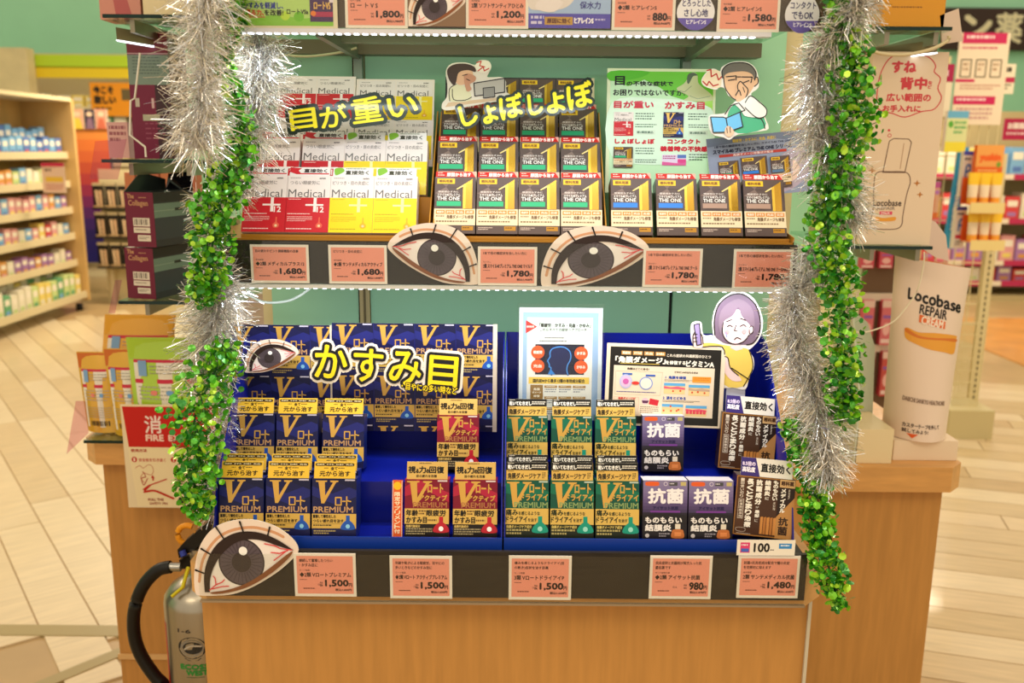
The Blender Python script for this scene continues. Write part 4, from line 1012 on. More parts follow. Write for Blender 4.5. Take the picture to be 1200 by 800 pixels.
LZ = W(100, 517, 1.75).z; RZ = W(1125, 548, 1.62).z
lc = side_counter(W(94, 530, 1.75).x, XL - .004, 1.75, LZ, 'left light wood counter behind the fire extinguisher', -1)
rc = side_counter(XR + .006, W(1134, 560, 1.62).x, 1.62, RZ, 'right light wood counter under the cream tube display', 1)
zz = W(127, 765, 1.78).z
mb = MB(); x0 = W(94, 530, 1.75).x + .03 - lc.location.x; mb.box((x0 - .003, .025, zz - .012), (XL - .004 - lc.location.x, .0295, zz), M(0xD9AE74, .4)); mb.build('ledge_strip', lc)

# fire sign (crop px/5 of 60,440)
A = Art(); ol = sm([(460, 180), (466, 174), (1280, 174), (1286, 182), (1300, 764), (1294, 772), (520, 768), (512, 762)], 2)
A.poly([(458, 176), (1286, 176), (1292, 774), (510, 766)], 0xEEDCB0); A.poly([(466, 184), (1280, 184), (1284, 424), (486, 416)], 0xC4180E)
A.text('消', 588, 236, 682, 336, 0xF2E0D8, 1.8); A.text('火', 800, 236, 894, 336, 0xF2E0D8, 3); A.text('器', 1010, 236, 1104, 336, 0xF2E0D8, 3); A.text('FIRE', 590, 346, 690, 380, 0xF2D0C0, 2.5); A.text('EXTINGUISHER', 720, 346, 1100, 380, 0xF2D0C0, 2.5)
A.text('使用方法', 496, 428, 588, 446, 0xB04030, .8)
for x, t, s in ((512, '1', '安全栓を引き抜く'), (738, '2', 'ホースを向ける'), (1000, '3', 'レバーを握る')): A.circ(x, 490, 16, 0xC02818); A.text(t, x - 4, 481, x + 4, 499, 0xF2D8C0, 1); A.text(s, x + 26, 482, x + 180, 502, 0xC86050, .6)
A.line(sm([(515, 540), (540, 525), (560, 540), (590, 520), (612, 530), (616, 560), (600, 580), (560, 570), (540, 600), (560, 625)], 4, False), 4, 0xC88060)
A.line(sm([(555, 560), (570, 590), (545, 600), (555, 640), (580, 600)], 4, False), 5, 0xB03020)
A.poly([(690, 600), (692, 607), (600, 640), (560, 676), (545, 665), (580, 640)], 0xC02818); A.line(sm([(555, 680), (610, 672), (660, 690), (722, 718)], 4, False), 12, 0xC02818); A.poly([(610, 580), (622, 598), (614, 598), (616, 612), (606, 612), (608, 598), (600, 596)], 0xC02818)
A.text('PULL THE', 575, 718, 664, 732, 0xA04838, .6); A.text('SAFETY PIN', 580, 742, 684, 756, 0xA04838, .6); A.line([(730, 605), (770, 600), (775, 635), (735, 638)], 5, 0xD09080, True)
A.circ(768, 731, 24, 0x12100E, n=6)
flat('fire_sign', A, (456, 174, 1294, 774), (151, 475, 319, 595), 1.728, 'red and cream fire extinguisher sign on the left counter front', 'sign', t=.003, back=0xE8D6B0)

# ------------------------------------------------------------------ fire extinguisher
ec = W(237, 720, 1.50); ex, ey = ec.x + .002, 1.50
zt = lambda py: W(230, py, 1.46).z
ST = M(0xA8A090, .3, .9, noise=.08, scale=40, stretch=(1, 1, .1))
ztop = zt(679); zsh = zt(712); zb = zsh - .36; r = .066
stand = MB(); stand.box((ex - .09, ey - .08, 0), (ex + .02, ey + .08, zb), WOOD); stand.build('wood_plinth', label='low wood plinth carrying the fire extinguisher', cat='plinth')
fe = thing('fire_extinguisher', (ex, ey, zb), 'stainless steel fire extinguisher with black hose beside the wood counter', 'fire extinguisher')
mb = MB(); H = zsh - zb; mb.lathe([(0, 0), (r * .9, 0), (r, .012), (r, H), (r * .97, H + .012), (r * .8, H + .028), (r * .5, H + .042), (r * .26, H + .048), (r * .24, H + .075), (0, H + .075)], (0, 0, 0), ST, 48); mb.build('cylinder', fe)
mb = MB()
rw = []
for zz_ in (H - .03, .02): rw.append([(r * 1.004 * math.sin(a), -r * 1.004 * math.cos(a), zz_) for a in [R(-88 + i * 5) for i in range(8)]])
mb.grid(rw, M(0xB01E20, .4)); mb.build('red_label', fe)


def wrap(x, y, z):
    a = x / r; return (r * 1.003 * math.sin(a) * (1 - y / r), -r * 1.003 * math.cos(a) * (1 - y / r), z)


A = Art(); A.text('1-6', 20, 0, 62, 12, 0x3A3632, .5)
A.poly(disc((62, 62), 44, 32, 36), 0x2B2A28); A.poly(disc((62, 62), 36, 32, 28), 0x8A8478); A.poly(disc((64, 62), 30, 28, 20), 0x2B2A28); A.line(sm([(40, 66), (60, 54), (90, 56)], 4, False), 6, 0xB8B0A0); A.poly([(36, 96), (90, 96), (80, 104), (50, 104)], 0x2B2A28)
A.text('ECOSS', 22, 118, 108, 134, 0x2F8A3C, 1.6); A.text('WEST', 40, 138, 104, 154, 0x2F8A3C, 1.6); A.fine(40, 160, 100, 164, 0x3A6A40)
mb = MB(); k = .00058
mb.art(A, 62, 165, k, k, 0, fn=lambda x, y, z: wrap(x, y, z + H - .028 - 165 * k)); mb.build('printed_label', fe)
mb = MB(); mb.tube([(0, 0, H + .07), (0, 0, H + .098)], .017, ST, 16); mb.build('neck', fe)
BK = M(0x14120F, .4)
hq = lambda px, py, y=-.012: (W(px, py, 1.485).x - ex, y, W(px, py, 1.485).z - zb)
mb = MB(); mb.ext([hq(*p) for p in ((207, 645), (214, 637), (243, 612), (248, 626), (226, 646), (209, 655))], (0, .024, 0), BK); mb.build('lever', fe)
mb = MB(); mb.ext([hq(*p) for p in ((209, 657), (240, 650), (262, 646), (262, 655), (232, 664), (211, 668))], (0, .02, 0), BK); mb.build('carry_handle', fe)
mb = MB(); cx_, cz_ = hq(217, 630)[0], hq(217, 630)[2]; mb.tube([(cx_ + .018 * math.cos(a), -.002, cz_ + .018 * math.sin(a)) for a in [R(i * 20 + 60) for i in range(17)]], .0055, M(0xE8981A, .4), 8); mb.build('safety_pin', fe)
mb = MB(); mb.tube([hq(214, 645, -.016), hq(217, 650, -.02)], .006, M(0x2A3A9C, .4)); mb.build('blue_seal', fe)
mb = MB(); mb.tube([(-.012, -.024, H + .07), (-.014, -.05, H + .045), (-.032, -.056, H + .03)], .0035, M(0xD8CC20, .4)); mb.build('yellow_strap', fe)
hz = lambda px, py: (W(px, py, 1.47).x - ex, -.03, W(px, py, 1.47).z - zb)
pts = [hz(*p) for p in sm([(200, 664), (185, 668), (168, 686), (158, 712), (157, 740), (164, 765), (180, 790), (190, 800)], 6, False)] + [(-.05, -.04, .18), (-.055, -.03, .1)]
mb = MB(); mb.tube([hz(212, 664), hz(198, 664)], .008, STEEL, 12); mb.build('hose_ferrule', fe)
mb = MB(); mb.tube(pts, .0115, BK, 12); mb.build('hose', fe)

# ------------------------------------------------------------------ garlands
SILV = [M(0xF4F2F0, .2, .8), M(0xECE0CC, .3, .45), M(0xF4F8FF, .12, .9), M(0x9A948A, .2, .9)]  # last, darker grey puts specular contrast of the foil into the strand colour
GRN = [M(c, .25, .3, .4) for c in (0x4CA81C, 0x7CCB22, 0x248020, 0xB4E034)]


def path3(p, n=8):
    """p: (px, py, D, radius px)"""
    pts = [W(a, b, d) for a, b, d, r in p]; rr = [r * (d * .98 + .03) / F for a, b, d, r in p]
    out = []; L = len(pts)
    for i in range(L - 1):
        p0, p1, p2, p3 = pts[max(0, i - 1)], pts[i], pts[i + 1], pts[min(L - 1, i + 2)]
        for k in range(n):
            t = k / n; out.append((0.5 * (2 * p1 + (p2 - p0) * t + (2 * p0 - 5 * p1 + 4 * p2 - p3) * t * t + (3 * p1 - p0 - 3 * p2 + p3) * t ** 3), rr[i] + (rr[i + 1] - rr[i]) * t))
    out.append((pts[-1], rr[-1])); return out


def sph(g):
    z = g.uniform(-1, 1); a = g.uniform(0, 2 * math.pi); s = math.sqrt(1 - z * z); return Vector((s * math.cos(a), s * math.sin(a), z))


def tinsel(p, label, dens=27000, seed=1):
    g = random.Random(seed); P = path3(p); L = sum((P[i + 1][0] - P[i][0]).length for i in range(len(P) - 1)); n = int(dens * L)
    root = thing('tinsel_garland', P[0][0], label, 'garland', 'silver tinsel garlands'); o = P[0][0]
    mb = MB(); mb.tube([q[0] - o for q in P], .0015, M(0x9A9890, .4, .6), 6); mb.build('cord', root)
    mb = MB()
    for _ in range(n):
        i = g.randrange(len(P) - 1); t = g.random(); c = P[i][0].lerp(P[i + 1][0], t) - o; r = P[i][1]
        ax = (P[i + 1][0] - P[i][0]).normalized(); d = sph(g); d = (d - ax * d.dot(ax) * .3 + Vector((0, 0, -.10))).normalized()
        ln = r * g.choice((g.uniform(.35, .9), g.uniform(.8, 1.3))); s = d.cross(sph(g)).normalized() * .0003; k = sph(g) * ln * .14
        a, b, e = c, c + d * ln * .55 + k, c + d * ln + Vector((0, 0, -.12 * ln)) - k
        q = len(mb.v); mb.v += [tuple(x) for x in (a - s, a + s, b + s, b - s, e + s, e - s)]; m = mb.mi(SILV[g.choice((0, 0, 0, 1, 1, 2, 2, 3))])
        mb.f += [(q, q + 1, q + 2, q + 3), (q + 3, q + 2, q + 4, q + 5)]; mb.m += [m, m]; mb.sm += [False, False]
    f = mb.build('foil_strands', root); f['kind'] = 'stuff'; return root


LEAF = []
for m in GRN:
    mb = MB(); pts = [(math.cos(2 * math.pi * k / 7), 0, math.sin(2 * math.pi * k / 7)) for k in range(7)]
    for k in range(7): mb.face([(0, -.25, 0), pts[k], pts[(k + 1) % 7]], m)
    LEAF.append(mb.mesh('leaf'))


def leafy(p, label, dens=4200, nbig=190, seed=1):
    g = random.Random(seed); P = path3(p); L = sum((P[i + 1][0] - P[i][0]).length for i in range(len(P) - 1)); n = int(dens * L)
    root = thing('leaf_garland', P[0][0], label, 'garland', 'green foil leaf garlands'); o = P[0][0]
    mb = MB(); mb.tube([q[0] - o for q in P], .0014, M(0x1E5A1C, .5), 6)
    for _ in range(int(n * .16)):
        i = g.randrange(len(P) - 1); c = P[i][0].lerp(P[i + 1][0], g.random()) - o; mb.tube([c, c + sph(g) * P[i][1] * .85], .0005, M(0x1E5A1C, .5), 3)
    mb.build('stem', root); mb = MB()
    for _ in range(n):
        i = g.randrange(len(P) - 1); c = P[i][0].lerp(P[i + 1][0], g.random()) - o; d = sph(g); c = c + d * P[i][1] * math.sqrt(g.uniform(.02, 1)) + Vector((0, 0, -.004))
        R_ = g.uniform(.0026, .0044); u = sph(g); v = u.cross(sph(g)).normalized(); w_ = u.cross(v)
        m = GRN[g.choice((0, 0, 0, 1, 1, 2, 2, 3))]; q = [c + (v * math.cos(k * 1.0472) + w_ * math.sin(k * 1.0472)) * R_ for k in range(6)]
        mb.face(q[:4], m); mb.face([q[3], q[4] + u * .0006, q[5] + u * .0006, q[0]], m)
    f = mb.build('small_leaves', root); f['kind'] = 'stuff'
    for _ in range(nbig):
        i = g.randrange(len(P) - 1); c = P[i][0].lerp(P[i + 1][0], g.random()) - o; d = sph(g)
        d = (d + Vector((0, -.5, 0))).normalized(); c = c + d * P[i][1] * g.uniform(.75, 1.15); s = g.uniform(.0038, .0058)
        m = Matrix.Translation(c) @ sph(g).to_track_quat('Y', 'Z').to_matrix().to_4x4() @ Matrix.Scale(s, 4)
        l = obj('leaf', LEAF[g.choice((0, 0, 1, 1, 2, 3))], root); l.matrix_local = m
    return root


tinsel([(246, -30, .98, 44), (238, 30, .98, 46), (236, 90, .98, 44), (232, 140, .98, 42), (232, 172, .98, 36)], 'silver tinsel garland hanging at the upper left, nearest the camera', seed=11, dens=14000)
tinsel([(300, 30, 1.12, 36), (304, 80, 1.12, 40), (298, 130, 1.12, 38), (282, 180, 1.12, 32), (270, 225, 1.12, 26)], 'silver tinsel garland beside the mint panel at the upper left', seed=12)
tinsel([(236, 230, 1.12, 20), (245, 290, 1.12, 22), (256, 340, 1.11, 40), (248, 385, 1.10, 44), (240, 440, 1.10, 34)], 'silver tinsel garland at the left end of the middle shelf', seed=13, dens=24000)
tinsel([(262, 470, 1.12, 22), (256, 520, 1.10, 24), (244, 565, 1.09, 24), (246, 600, 1.09, 20)], 'silver tinsel garland beside the left blue tray', seed=14, dens=14000)
tinsel([(1010, -30, .99, 32), (1000, 20, .99, 28), (960, 60, 1.02, 26), (962, 110, 1.03, 38), (968, 160, 1.03, 40), (985, 215, 1.03, 38), (1000, 262, 1.03, 24)], 'silver tinsel garland at the upper right', seed=15)
tinsel([(950, 290, 1.06, 24), (955, 320, 1.06, 28), (928, 352, 1.05, 30), (934, 400, 1.05, 36), (948, 440, 1.04, 36), (960, 485, 1.03, 40), (968, 530, 1.02, 36), (972, 560, 1.02, 20)], 'silver tinsel garland at the right end of the middle shelf', seed=16)
leafy([(282, -20, 1.02, 12), (272, 30, 1.03, 14), (262, 60, 1.05, 12), (285, 150, 1.08, 20), (268, 200, 1.08, 26), (255, 240, 1.08, 30), (250, 280, 1.07, 30), (243, 325, 1.07, 26), (236, 342, 1.07, 16)], 'green foil leaf garland at the left end of the middle shelf', seed=21)
leafy([(262, 405, 1.07, 18), (250, 440, 1.05, 38), (228, 490, 1.03, 38), (236, 530, 1.02, 32), (228, 565, 1.02, 28), (236, 598, 1.02, 14)], 'green foil leaf garland in front of the fire sign', seed=22)
leafy([(980, -30, 1.0, 22), (992, 30, 1.0, 24), (998, 90, 1.0, 30), (1004, 140, 1.0, 32), (985, 195, 1.01, 30), (972, 240, 1.01, 30), (972, 290, 1.01, 30), (985, 340, 1.01, 28), (988, 400, 1.01, 28), (988, 450, 1.01, 26), (990, 485, 1.01, 14)], 'green foil leaf garland at the upper right', seed=23, nbig=260)
leafy([(928, 495, 1.04, 14), (944, 530, 1.04, 24), (955, 580, 1.03, 22), (960, 620, 1.02, 22), (970, 660, .99, 26), (982, 700, .98, 18)], 'green foil leaf garland hanging over the right counter corner', seed=24)

# cables
def cable(pts, D, r, label, m=None):
    mb = MB(); q = [W(a, b, D) for a, b in sm(pts, 6, False)]; o = q[0].copy(); mb.tube([p - o for p in q], r, m or M(0xC8D8D0, .4), 8)
    mb.build('cable', loc=o, label=label, cat='cable')


cable([(262, 33), (280, 40), (296, 55), (306, 62), (330, 64), (360, 66), (395, 62), (418, 56)], 1.25, .0016, 'thin beige lamp cable sagging under the top shelf', M(0xB8B48C, .4))
cable([(278, 336), (290, 345), (310, 354), (335, 353), (352, 346), (368, 334)], 1.2, .0018, 'white lamp cable sagging under the middle shelf')

# ------------------------------------------------------------------ glass side shelves
def side_shelf(xa, xb, py, D, dep, label, side):
    z = W((xa + xb) / 2, py, D).z; L, Rr = W(xa, py, D).x, W(xb, py, D).x; c = (L + Rr) / 2; h = (Rr - L) / 2
    t = thing('glass_shelf', (c, D, z - .006), label, 'shelf', 'glass side shelves')
    mb = MB(); mb.box((-h, 0.001, 0), (h, dep, .006), GLS); mb.build('glass_board', t)
    mb = MB(); mb.box((-h, -.001, 0), (h, .001, .006), DARKG); mb.build('front_edge', t)
    for s in ((-.6, .35) if side < 0 else (-.3, .7)):
        mb = MB(); mb.box((s * h, .01, -.022), (s * h + .008, dep, -.001), M(0x8C8470, .3, .8)); mb.build('support_arm', t)
    if py < 100:
        e, q = (-h + .012, -h + .06) if side < 0 else (h - .012, h - .08)
        mb = MB(); mb.ext([(e, .02, -.012), (e, .045, -.012), (q, .20, -.012), (q, .175, -.012)], (0, 0, -.02), M(0xB0A68A, .3, .6)); mb.build('lamp_bar', t)
        mb = MB(); mb.ext([(e, .018, -.0325), (e, .035, -.0325), (q, .19, -.0325), (q, .173, -.0325)], (0, 0, -.002), LEDM); mb.build('lamp_tube', t)
    return z, L, Rr


DS = 1.62
zl0, *_ = side_shelf(120, 262, 17, DS - .05, .3, 'top left glass side shelf with a lit lamp bar under it', -1)
zl1, *_ = side_shelf(119, 262, 187, DS, .33, 'left glass side shelf carrying the maroon display', -1)
zl2, *_ = side_shelf(139, 278, 353, DS, .33, 'lower left glass side shelf carrying the two collagen cartons', -1)
zr0, *_ = side_shelf(1000, 1116, 31, DS - .05, .3, 'top right glass side shelf with a lit lamp bar under it', 1)
zr1, *_ = side_shelf(985, 1093, 288, DS, .3, 'right glass side shelf carrying the tall cream poster carton', 1)
mb = MB(); pz = W(120, 512, 1.70).z
gp = thing('glass_plate', (0, 0, 0), 'clear glass plate on the left counter under the pouches', 'plate')
mb.box((W(93, 512, 1.72).x, 1.737, LZ + .001), (XL - .01, 2.2, LZ + .007), GLS); mb.build('glass_board', gp); mb = MB(); mb.box((W(93, 512, 1.72).x, 1.735, LZ + .001), (XL - .01, 1.737, LZ + .007), DARKG); mb.build('front_edge', gp)
# posts that carry the side shelves
for x, l in ((W(255, 300, 1.93).x, 'steel shelf post behind the left glass shelves'), (W(962, 300, 1.93).x, 'steel shelf post behind the right glass shelves')):
    mb = MB(); mb.box((-.015, 0, 0), (.015, .03, 1.25), M(0xB4AA88, .4, .3)); mb.build('shelf_post', loc=(x, 1.95, .80), label=l, cat='post')

MAR = M(0x6A1630, .3, 0, .4); TEAL = M(0x8FA79A, .35); DKB = M(0x1E2428, .3, 0, .3)


def col_box(py0, py1, z, label, open_top=False):
    """collagen carton turned so that its maroon side and grey-teal front both show"""
    loc = W(150, py1, DS + .03); loc.z = z; h = W(163, py0, DS + .06).z - z
    t = thing('collagen_carton', None, label, 'carton', None, TF(loc, -14)); wd, dp = .060, .125
    mb = MB(); mb.box((0, 0, 0), (wd, dp, h), DKB)
    B_ = Art(); A = B_; A.rect(0, 0, 240, 300, 0x2A3038); A.rect(0, 0, 240, 55, 0x181A1E); A.rect(0, 62, 240, 140, 0x6E8C84); A.rect(0, 100, 240, 104, 0x8FA79A); A.rect(120, 92, 165, 108, 0x1E2A28); A.rect(0, 140, 240, 260, 0x323E48)
    mb.art(A, 0, 300, dp / 240, h / 300, 0, fn=lambda x, y, z_: (wd - y, x, z_))
    A = Art(); A.rect(0, 0, 200, 300, 0x6A1630); A.text('The', 20, 10, 66, 34, 0xB0805A, 1.6); A.text('Collagen', 26, 44, 160, 82, 0xB0805A, 1.4); A.fine(100, 26, 160, 36, 0xB0805A)
    A.rect(50, 140, 165, 186, 0xD8CCB8)
    for i in range(9): A.rect(58 + i * 11, 146, 58 + i * 11 + (4, 7, 3)[i % 3], 178, 0x3A2A2A)
    A.rect(50, 192, 165, 222, 0xD8CCB8); A.fine(62, 202, 150, 212, 0x7A6A5A); A.rect(75, 234, 165, 268, 0xD8CCB8); A.fine(85, 244, 155, 260, 0x7A6A5A, 2)
    mb.art(A, 0, 300, wd / 200, h / 300)
    mb.build('carton_body', t)
    if open_top: mb = MB(); mb.ext([(.0, .0, h), (0, dp, h), (0, dp + .0, h + .02), (0, .05, h + .035)], (.001, 0, 0), DKB); mb.ext([(0, dp, h), (wd, dp, h), (wd - .01, dp + .012, h + .035), (.0, dp + .012, h + .03)], (0, .001, 0), M(0x12101A, .12, 0, .6)); mb.build('open_flap', t)


zmid = W(163, 288, DS + .05).z
col_box(288, 347, zl2 + .0005, 'maroon and grey collagen carton, lower of the two stacked')
col_box(224, 287, zmid + .001, 'maroon and grey collagen carton, upper of the two with lifted flap', True)

# maroon tester display on the upper left shelf
def pbox(name, x0, y0, x1, y1, D, dep, m, label, cat, z=None, art=None, yaw=0, group=None):
    B = W(x0, y1, D); Tz = W(x0, y0, D).z; z0 = B.z if z is None else z; wd = W(x1, y1, D).x - B.x; h = Tz - z0
    mb = MB(); mb.box((0, 0, 0), (wd, dep, h), m)
    if art: A, aw, ah = art; mb.art(A, 0, ah, wd / aw, h / ah)
    return mb.build(name, mat=TF((B.x, D, z0), yaw), label=label, cat=cat, group=group)


A = Art(); A.rect(0, 0, 100, 380, 0x5A1834); A.rect(0, 0, 100, 65, 0x6E2030); A.rect(0, 62, 100, 66, 0xB08890); A.rect(0, 68, 100, 156, 0x76887C)
A.fine(12, 74, 80, 130, 0x506058, 6, .3); A.rect(0, 156, 62, 380, 0x6E1838); A.rect(62, 156, 100, 380, 0x3A2028); A.rect(12, 196, 22, 222, 0xB8B0A0); A.rect(52, 196, 58, 226, 0xC8A8A8); A.rect(28, 245, 70, 264, 0xA8A890); A.fine(32, 270, 80, 330, 0x8A4058, 4, .3)
pbox('tester_display', 158, 37, 205, 184, DS + .06, .09, MAR, 'tall maroon and grey product display on the left glass shelf', 'display', zl1 + .0005, (A, 100, 380))
A = Art(); A.rect(0, 0, 100, 100, 0xD8A8A0); A.fine(10, 10, 90, 60, 0x9A5A60, 3)
pbox('pink_product_box', 128, 143, 152, 184, DS + .14, .05, M(0xD8A8B0, .35), 'small pink patterned box on the left glass shelf', 'box', zl1 + .0005, (A, 100, 100))
mb = MB(); B = W(107, 211, DS - .05)
PINKC = thin_clear('pink_film', (.9, .74, .82, 1))
flat('pink_leaning_card', Art(), (0, 0, 100, 90), (105, 163, 152, 210), DS - .02, 'pink translucent card hanging at the left glass shelf corner', 'card', outline=[(0, 90), (70, 90), (100, 0), (22, 5)], t=.001, bmat=PINKC)
mb = MB(); q = [W(a, b, DS - .01) for a, b in ((164, 62), (158, 115), (153, 118), (152, 158), (170, 172), (171, 184))]; o = q[0].copy(); mb.tube([p - o for p in q], .0018, M(0xE0DCD0, .3)); mb.build('wire_holder', loc=o, label='bent white wire holder on the left glass shelf', cat='holder')
A = Art(); A.rect(0, 0, 100, 70, 0xC88878); A.poly([(30, 0), (60, 0), (80, 70), (40, 70)], 0xB05858)
pbox('brown_product_pack', 117, -20, 165, 13, DS + .02, .06, M(0xB07868, .4), 'dark pink pack on the top left glass shelf', 'pack', zl0 + .0005, (A, 100, 70))
pbox('beige_product_carton', 168, -30, 240, 14, DS + .02, .1, M(0xE0CDA4, .5), 'plain beige carton on the top left glass shelf', 'carton', zl0 + .0005)
flat('pink_leaning_card', Art(), (0, 0, 10, 10), (127, 328, 146, 367), DS - .02, 'pale pink card at the corner of the lower left glass shelf', 'card', outline=[(0, 10), (4, 10), (10, 0), (6, 0)], t=.001, bmat=PINKC)

# stacked orange packs behind, seen under the upper left shelf
for i in range(6):
    pbox('orange_pack', 150 + i * 14, 202, 162 + i * 14, 262, 2.25, .05, M((0xC87A50, 0xD89A68, 0xB86A4C)[i % 3], .5), 'orange-brown pack in the row under the left glass shelf', 'pack', group='orange packs under the glass shelf')
mb = MB(); b_ = W(148, 263, 2.24); mb.box((0, 0, -.02), (W(240, 263, 2.24).x - b_.x, .3, 0), M(0x8C7A58, .5)); mb.box((0.1, .27, LZ - b_.z + .0005), (.3, .3, -.02), CREAM)
mb.build('rear_shelf', loc=(b_.x, 2.24, b_.z), label='low beige shelf stand behind the left glass shelves', cat='shelf')
pbox('white_pink_box', 282, 344, 316, 382, 1.85, .08, M(0xD8C0B8, .5), 'white and pink box seen between tinsel and mint panel', 'box')

# yellow pouches
def pouch(x0, y0, x1, y1, D, c, label, skew, art):
    B = W(x0, y1, D); wd = W(x1, y1, D).x - B.x; h = W(x0, y0, D + .03).z - LZ - .008
    mb = MB(); n, m_ = 8, 10; m = M(c, .22, .15, .5); F_ = []; K = []
    for j in range(m_ + 1):
        t = j / m_; r1 = []; r2 = []
        for i in range(n + 1):
            s = i / n; th = .018 * math.sin(math.pi * s) ** .7 * (1 - t ** 2.2) + .0008; x = s * wd + skew * t * wd
            r1.append((x, -th + t * .03, t * h)); r2.append((x, th + t * .03, t * h))
        F_.append(r1); K.append(r2)
    mb.grid(F_, m); mb.grid(K, m)

    def fn(x, y, z):
        s = max(0, min(1, x / wd)); t = max(0, min(1, z / h)); th = .018 * math.sin(math.pi * s) ** .7 * (1 - t ** 2.2) + .0008
        return (x + skew * t * wd, -th + t * .03 + y * 2 - .001, z)
    A, aw, ah = art; mb.art(A, 0, ah, wd / aw, h / ah, 0, fn=fn)
    p = thing('foil_pouch', (B.x, D, LZ + .008), label, 'pouch', 'yellow and green foil pouches'); mb.build('pouch_body', p); return p


def pouch_art(top, c):
    A = Art(); A.rect(2, 2, 98, 40, top)
    for j in range(6):
        y = 42 + j * 24
        for x0, x1 in ((8, 50), (50, 92)): A.rect(x0, y, x1, y + 24, (0xE8E0D0, 0xE6DCC8)[j % 2])
    for x0, x1 in ((8, 50), (50, 92)): A.rect(x0, 42, x1, 48, 0xC82440); A.rect(x0, 80, x1, 88, 0xC82440)
    A.rect(14, 44, 26, 74, 0x7AA0C8); A.fine(30, 54, 88, 74, 0x9A9080, 3, .3); A.fine(12, 94, 88, 124, 0xB0A898, 4, .3); A.circ(34, 106, 5, 0xE08070); A.circ(56, 106, 5, 0x70A0D0); A.rect(8, 128, 92, 131, 0x3A2418); A.fine(12, 136, 88, 165, 0xA09880, 5, .3)
    for i in range(10): A.rect(20 + i * 5, 170, 22 + i * 5 + i % 2, 182, 0x2A241C)
    return A, 100, 200


pouch(118, 368, 200, 506, 1.95, 0xE0A020, 'orange foil pouch at the back of the left counter', .12, pouch_art(0xE0A020, 0))
pouch(104, 412, 150, 508, 1.80, 0xD8A41C, 'yellow foil pouch on the left counter, leftmost of the front ones', -.3, pouch_art(0xC8681C, 0))
pouch(136, 408, 184, 508, 1.775, 0xD8A41C, 'yellow foil pouch on the left counter, middle of the front ones', -.3, pouch_art(0xC8681C, 0))
pouch(162, 395, 246, 510, 1.75, 0xA8C828, 'lime green foil pouch on the left counter behind the fire sign', -.15, pouch_art(0xA8C828, 0))
flat('clear_price_card', Art(), (0, 0, 10, 10), (78, 470, 106, 532), 1.748, 'pale pink clear card hanging off the left counter corner', 'card', outline=[(0, 10), (10, 6), (10, 0), (6, 0)], t=.0008, bmat=PINKC)

# ------------------------------------------------------------------ right side: poster carton (crop px/4 of 900,0)
A = Art(); A.rect(440, 240, 762, 1145, 0xE8D0B4)
A.line(sm([(520, 262), (600, 248), (672, 262), (708, 300), (706, 330), (735, 360), (728, 405), (748, 450), (722, 500), (668, 512), (600, 538), (545, 522), (480, 500), (470, 420), (480, 330)], 4), 5, 0xD04048, True)
A.text('すね', 524, 284, 626, 334, 0xD04048, 3); A.text('背中', 566, 356, 678, 410, 0xD04048, 3); A.vtext('など', 684, 370, 702, 408, 0xD04048, 1); A.text('広い範囲の', 512, 430, 702, 466, 0xD04048, 1.6); A.text('お手入れに', 500, 484, 662, 514, 0xD04048, 1.6)
A.circ(536, 600, 6, 0xD04048); A.circ(540, 624, 9, 0xD04048); A.circ(540, 624, 6, 0xE8D0B4)
ii = 0x6A4A38; A.line([(526, 798), (542, 650), (560, 638), (625, 640), (638, 655), (622, 798)], 4, ii, True); A.line([(606, 660), (600, 780)], 3, 0xB89070)
A.line(sm([(500, 800), (560, 794), (630, 798), (650, 840), (640, 900), (632, 1000), (630, 1050), (600, 1070), (510, 1068), (492, 1050), (498, 960), (492, 860)], 4), 4, ii, True)
A.text('Locobase', 496, 928, 620, 958, 0x4A3A34, .8); A.text('REPAIR', 516, 962, 594, 976, 0x9A8A80, .6); A.rect(528, 984, 584, 1000, 0xE04868); A.text('MILK', 536, 987, 574, 997, 0xF8E0D8, .5)
A.poly(sm([(514, 1012), (550, 1016), (598, 1010), (598, 1028), (555, 1032), (514, 1028)], 3), 0xE8A038)
for x, y, r in ((478, 790, 18), (680, 848, 18), (698, 902, 16)): A.poly([(x, y - r), (x + 4, y - 4), (x + r, y), (x + 4, y + 4), (x, y + r), (x - 4, y + 4), (x - r, y), (x - 4, y - 4)], 0xB8742C)
mb = MB(); B = W(1004, 286, DS + .02); wd = W(1089, 286, DS + .02).x - B.x; hh = W(1004, 60, DS + .02).z - zr1 - .0005
mb.box((0, 0, 0), (wd, .09, hh), M(0xE8D0B4, .45)); mb.art(A, 440, 1145, wd / 322, hh / 905)
mb.build('poster_carton', loc=(B.x, DS + .02, zr1 + .0005), label='tall cream poster carton with a drawn bottle on the right glass shelf', cat='carton')
A = Art(); A.fine(15, 55, 70, 60, 0x8A5A18)
pbox('orange_carton', 1033, -25, 1106, 27, DS - .02, .08, M(0xD8941C, .4, 0, .2), 'orange carton on the top right glass shelf', 'carton', zr0 + .0005, (A, 100, 100))
flat('clear_bracket_card', Art(), (0, 0, 10, 10), (1098, 10, 1128, 52), DS - .02, 'clear pinkish sign holder at the end of the top right glass shelf', 'holder', outline=[(0, 2), (7, 0), (10, 9), (2, 10)], t=.004, back=0xD8C0AC)
cable([(1010, 52), (1030, 62), (1060, 64), (1090, 58), (1110, 48), (1112, 42)], DS - .04, .003, 'cream lamp cable under the top right glass shelf', M(0xD8C8A0, .4))
flat('sign_flap', Art(), (0, 0, 10, 10), (1078, 255, 1112, 306), DS + .02, 'pale pink cut card behind the poster carton foot', 'card', outline=[(0, 0), (4, 1), (8, 4), (10, 10), (5, 9), (0, 7)], t=.001, back=0xD8BFAE)

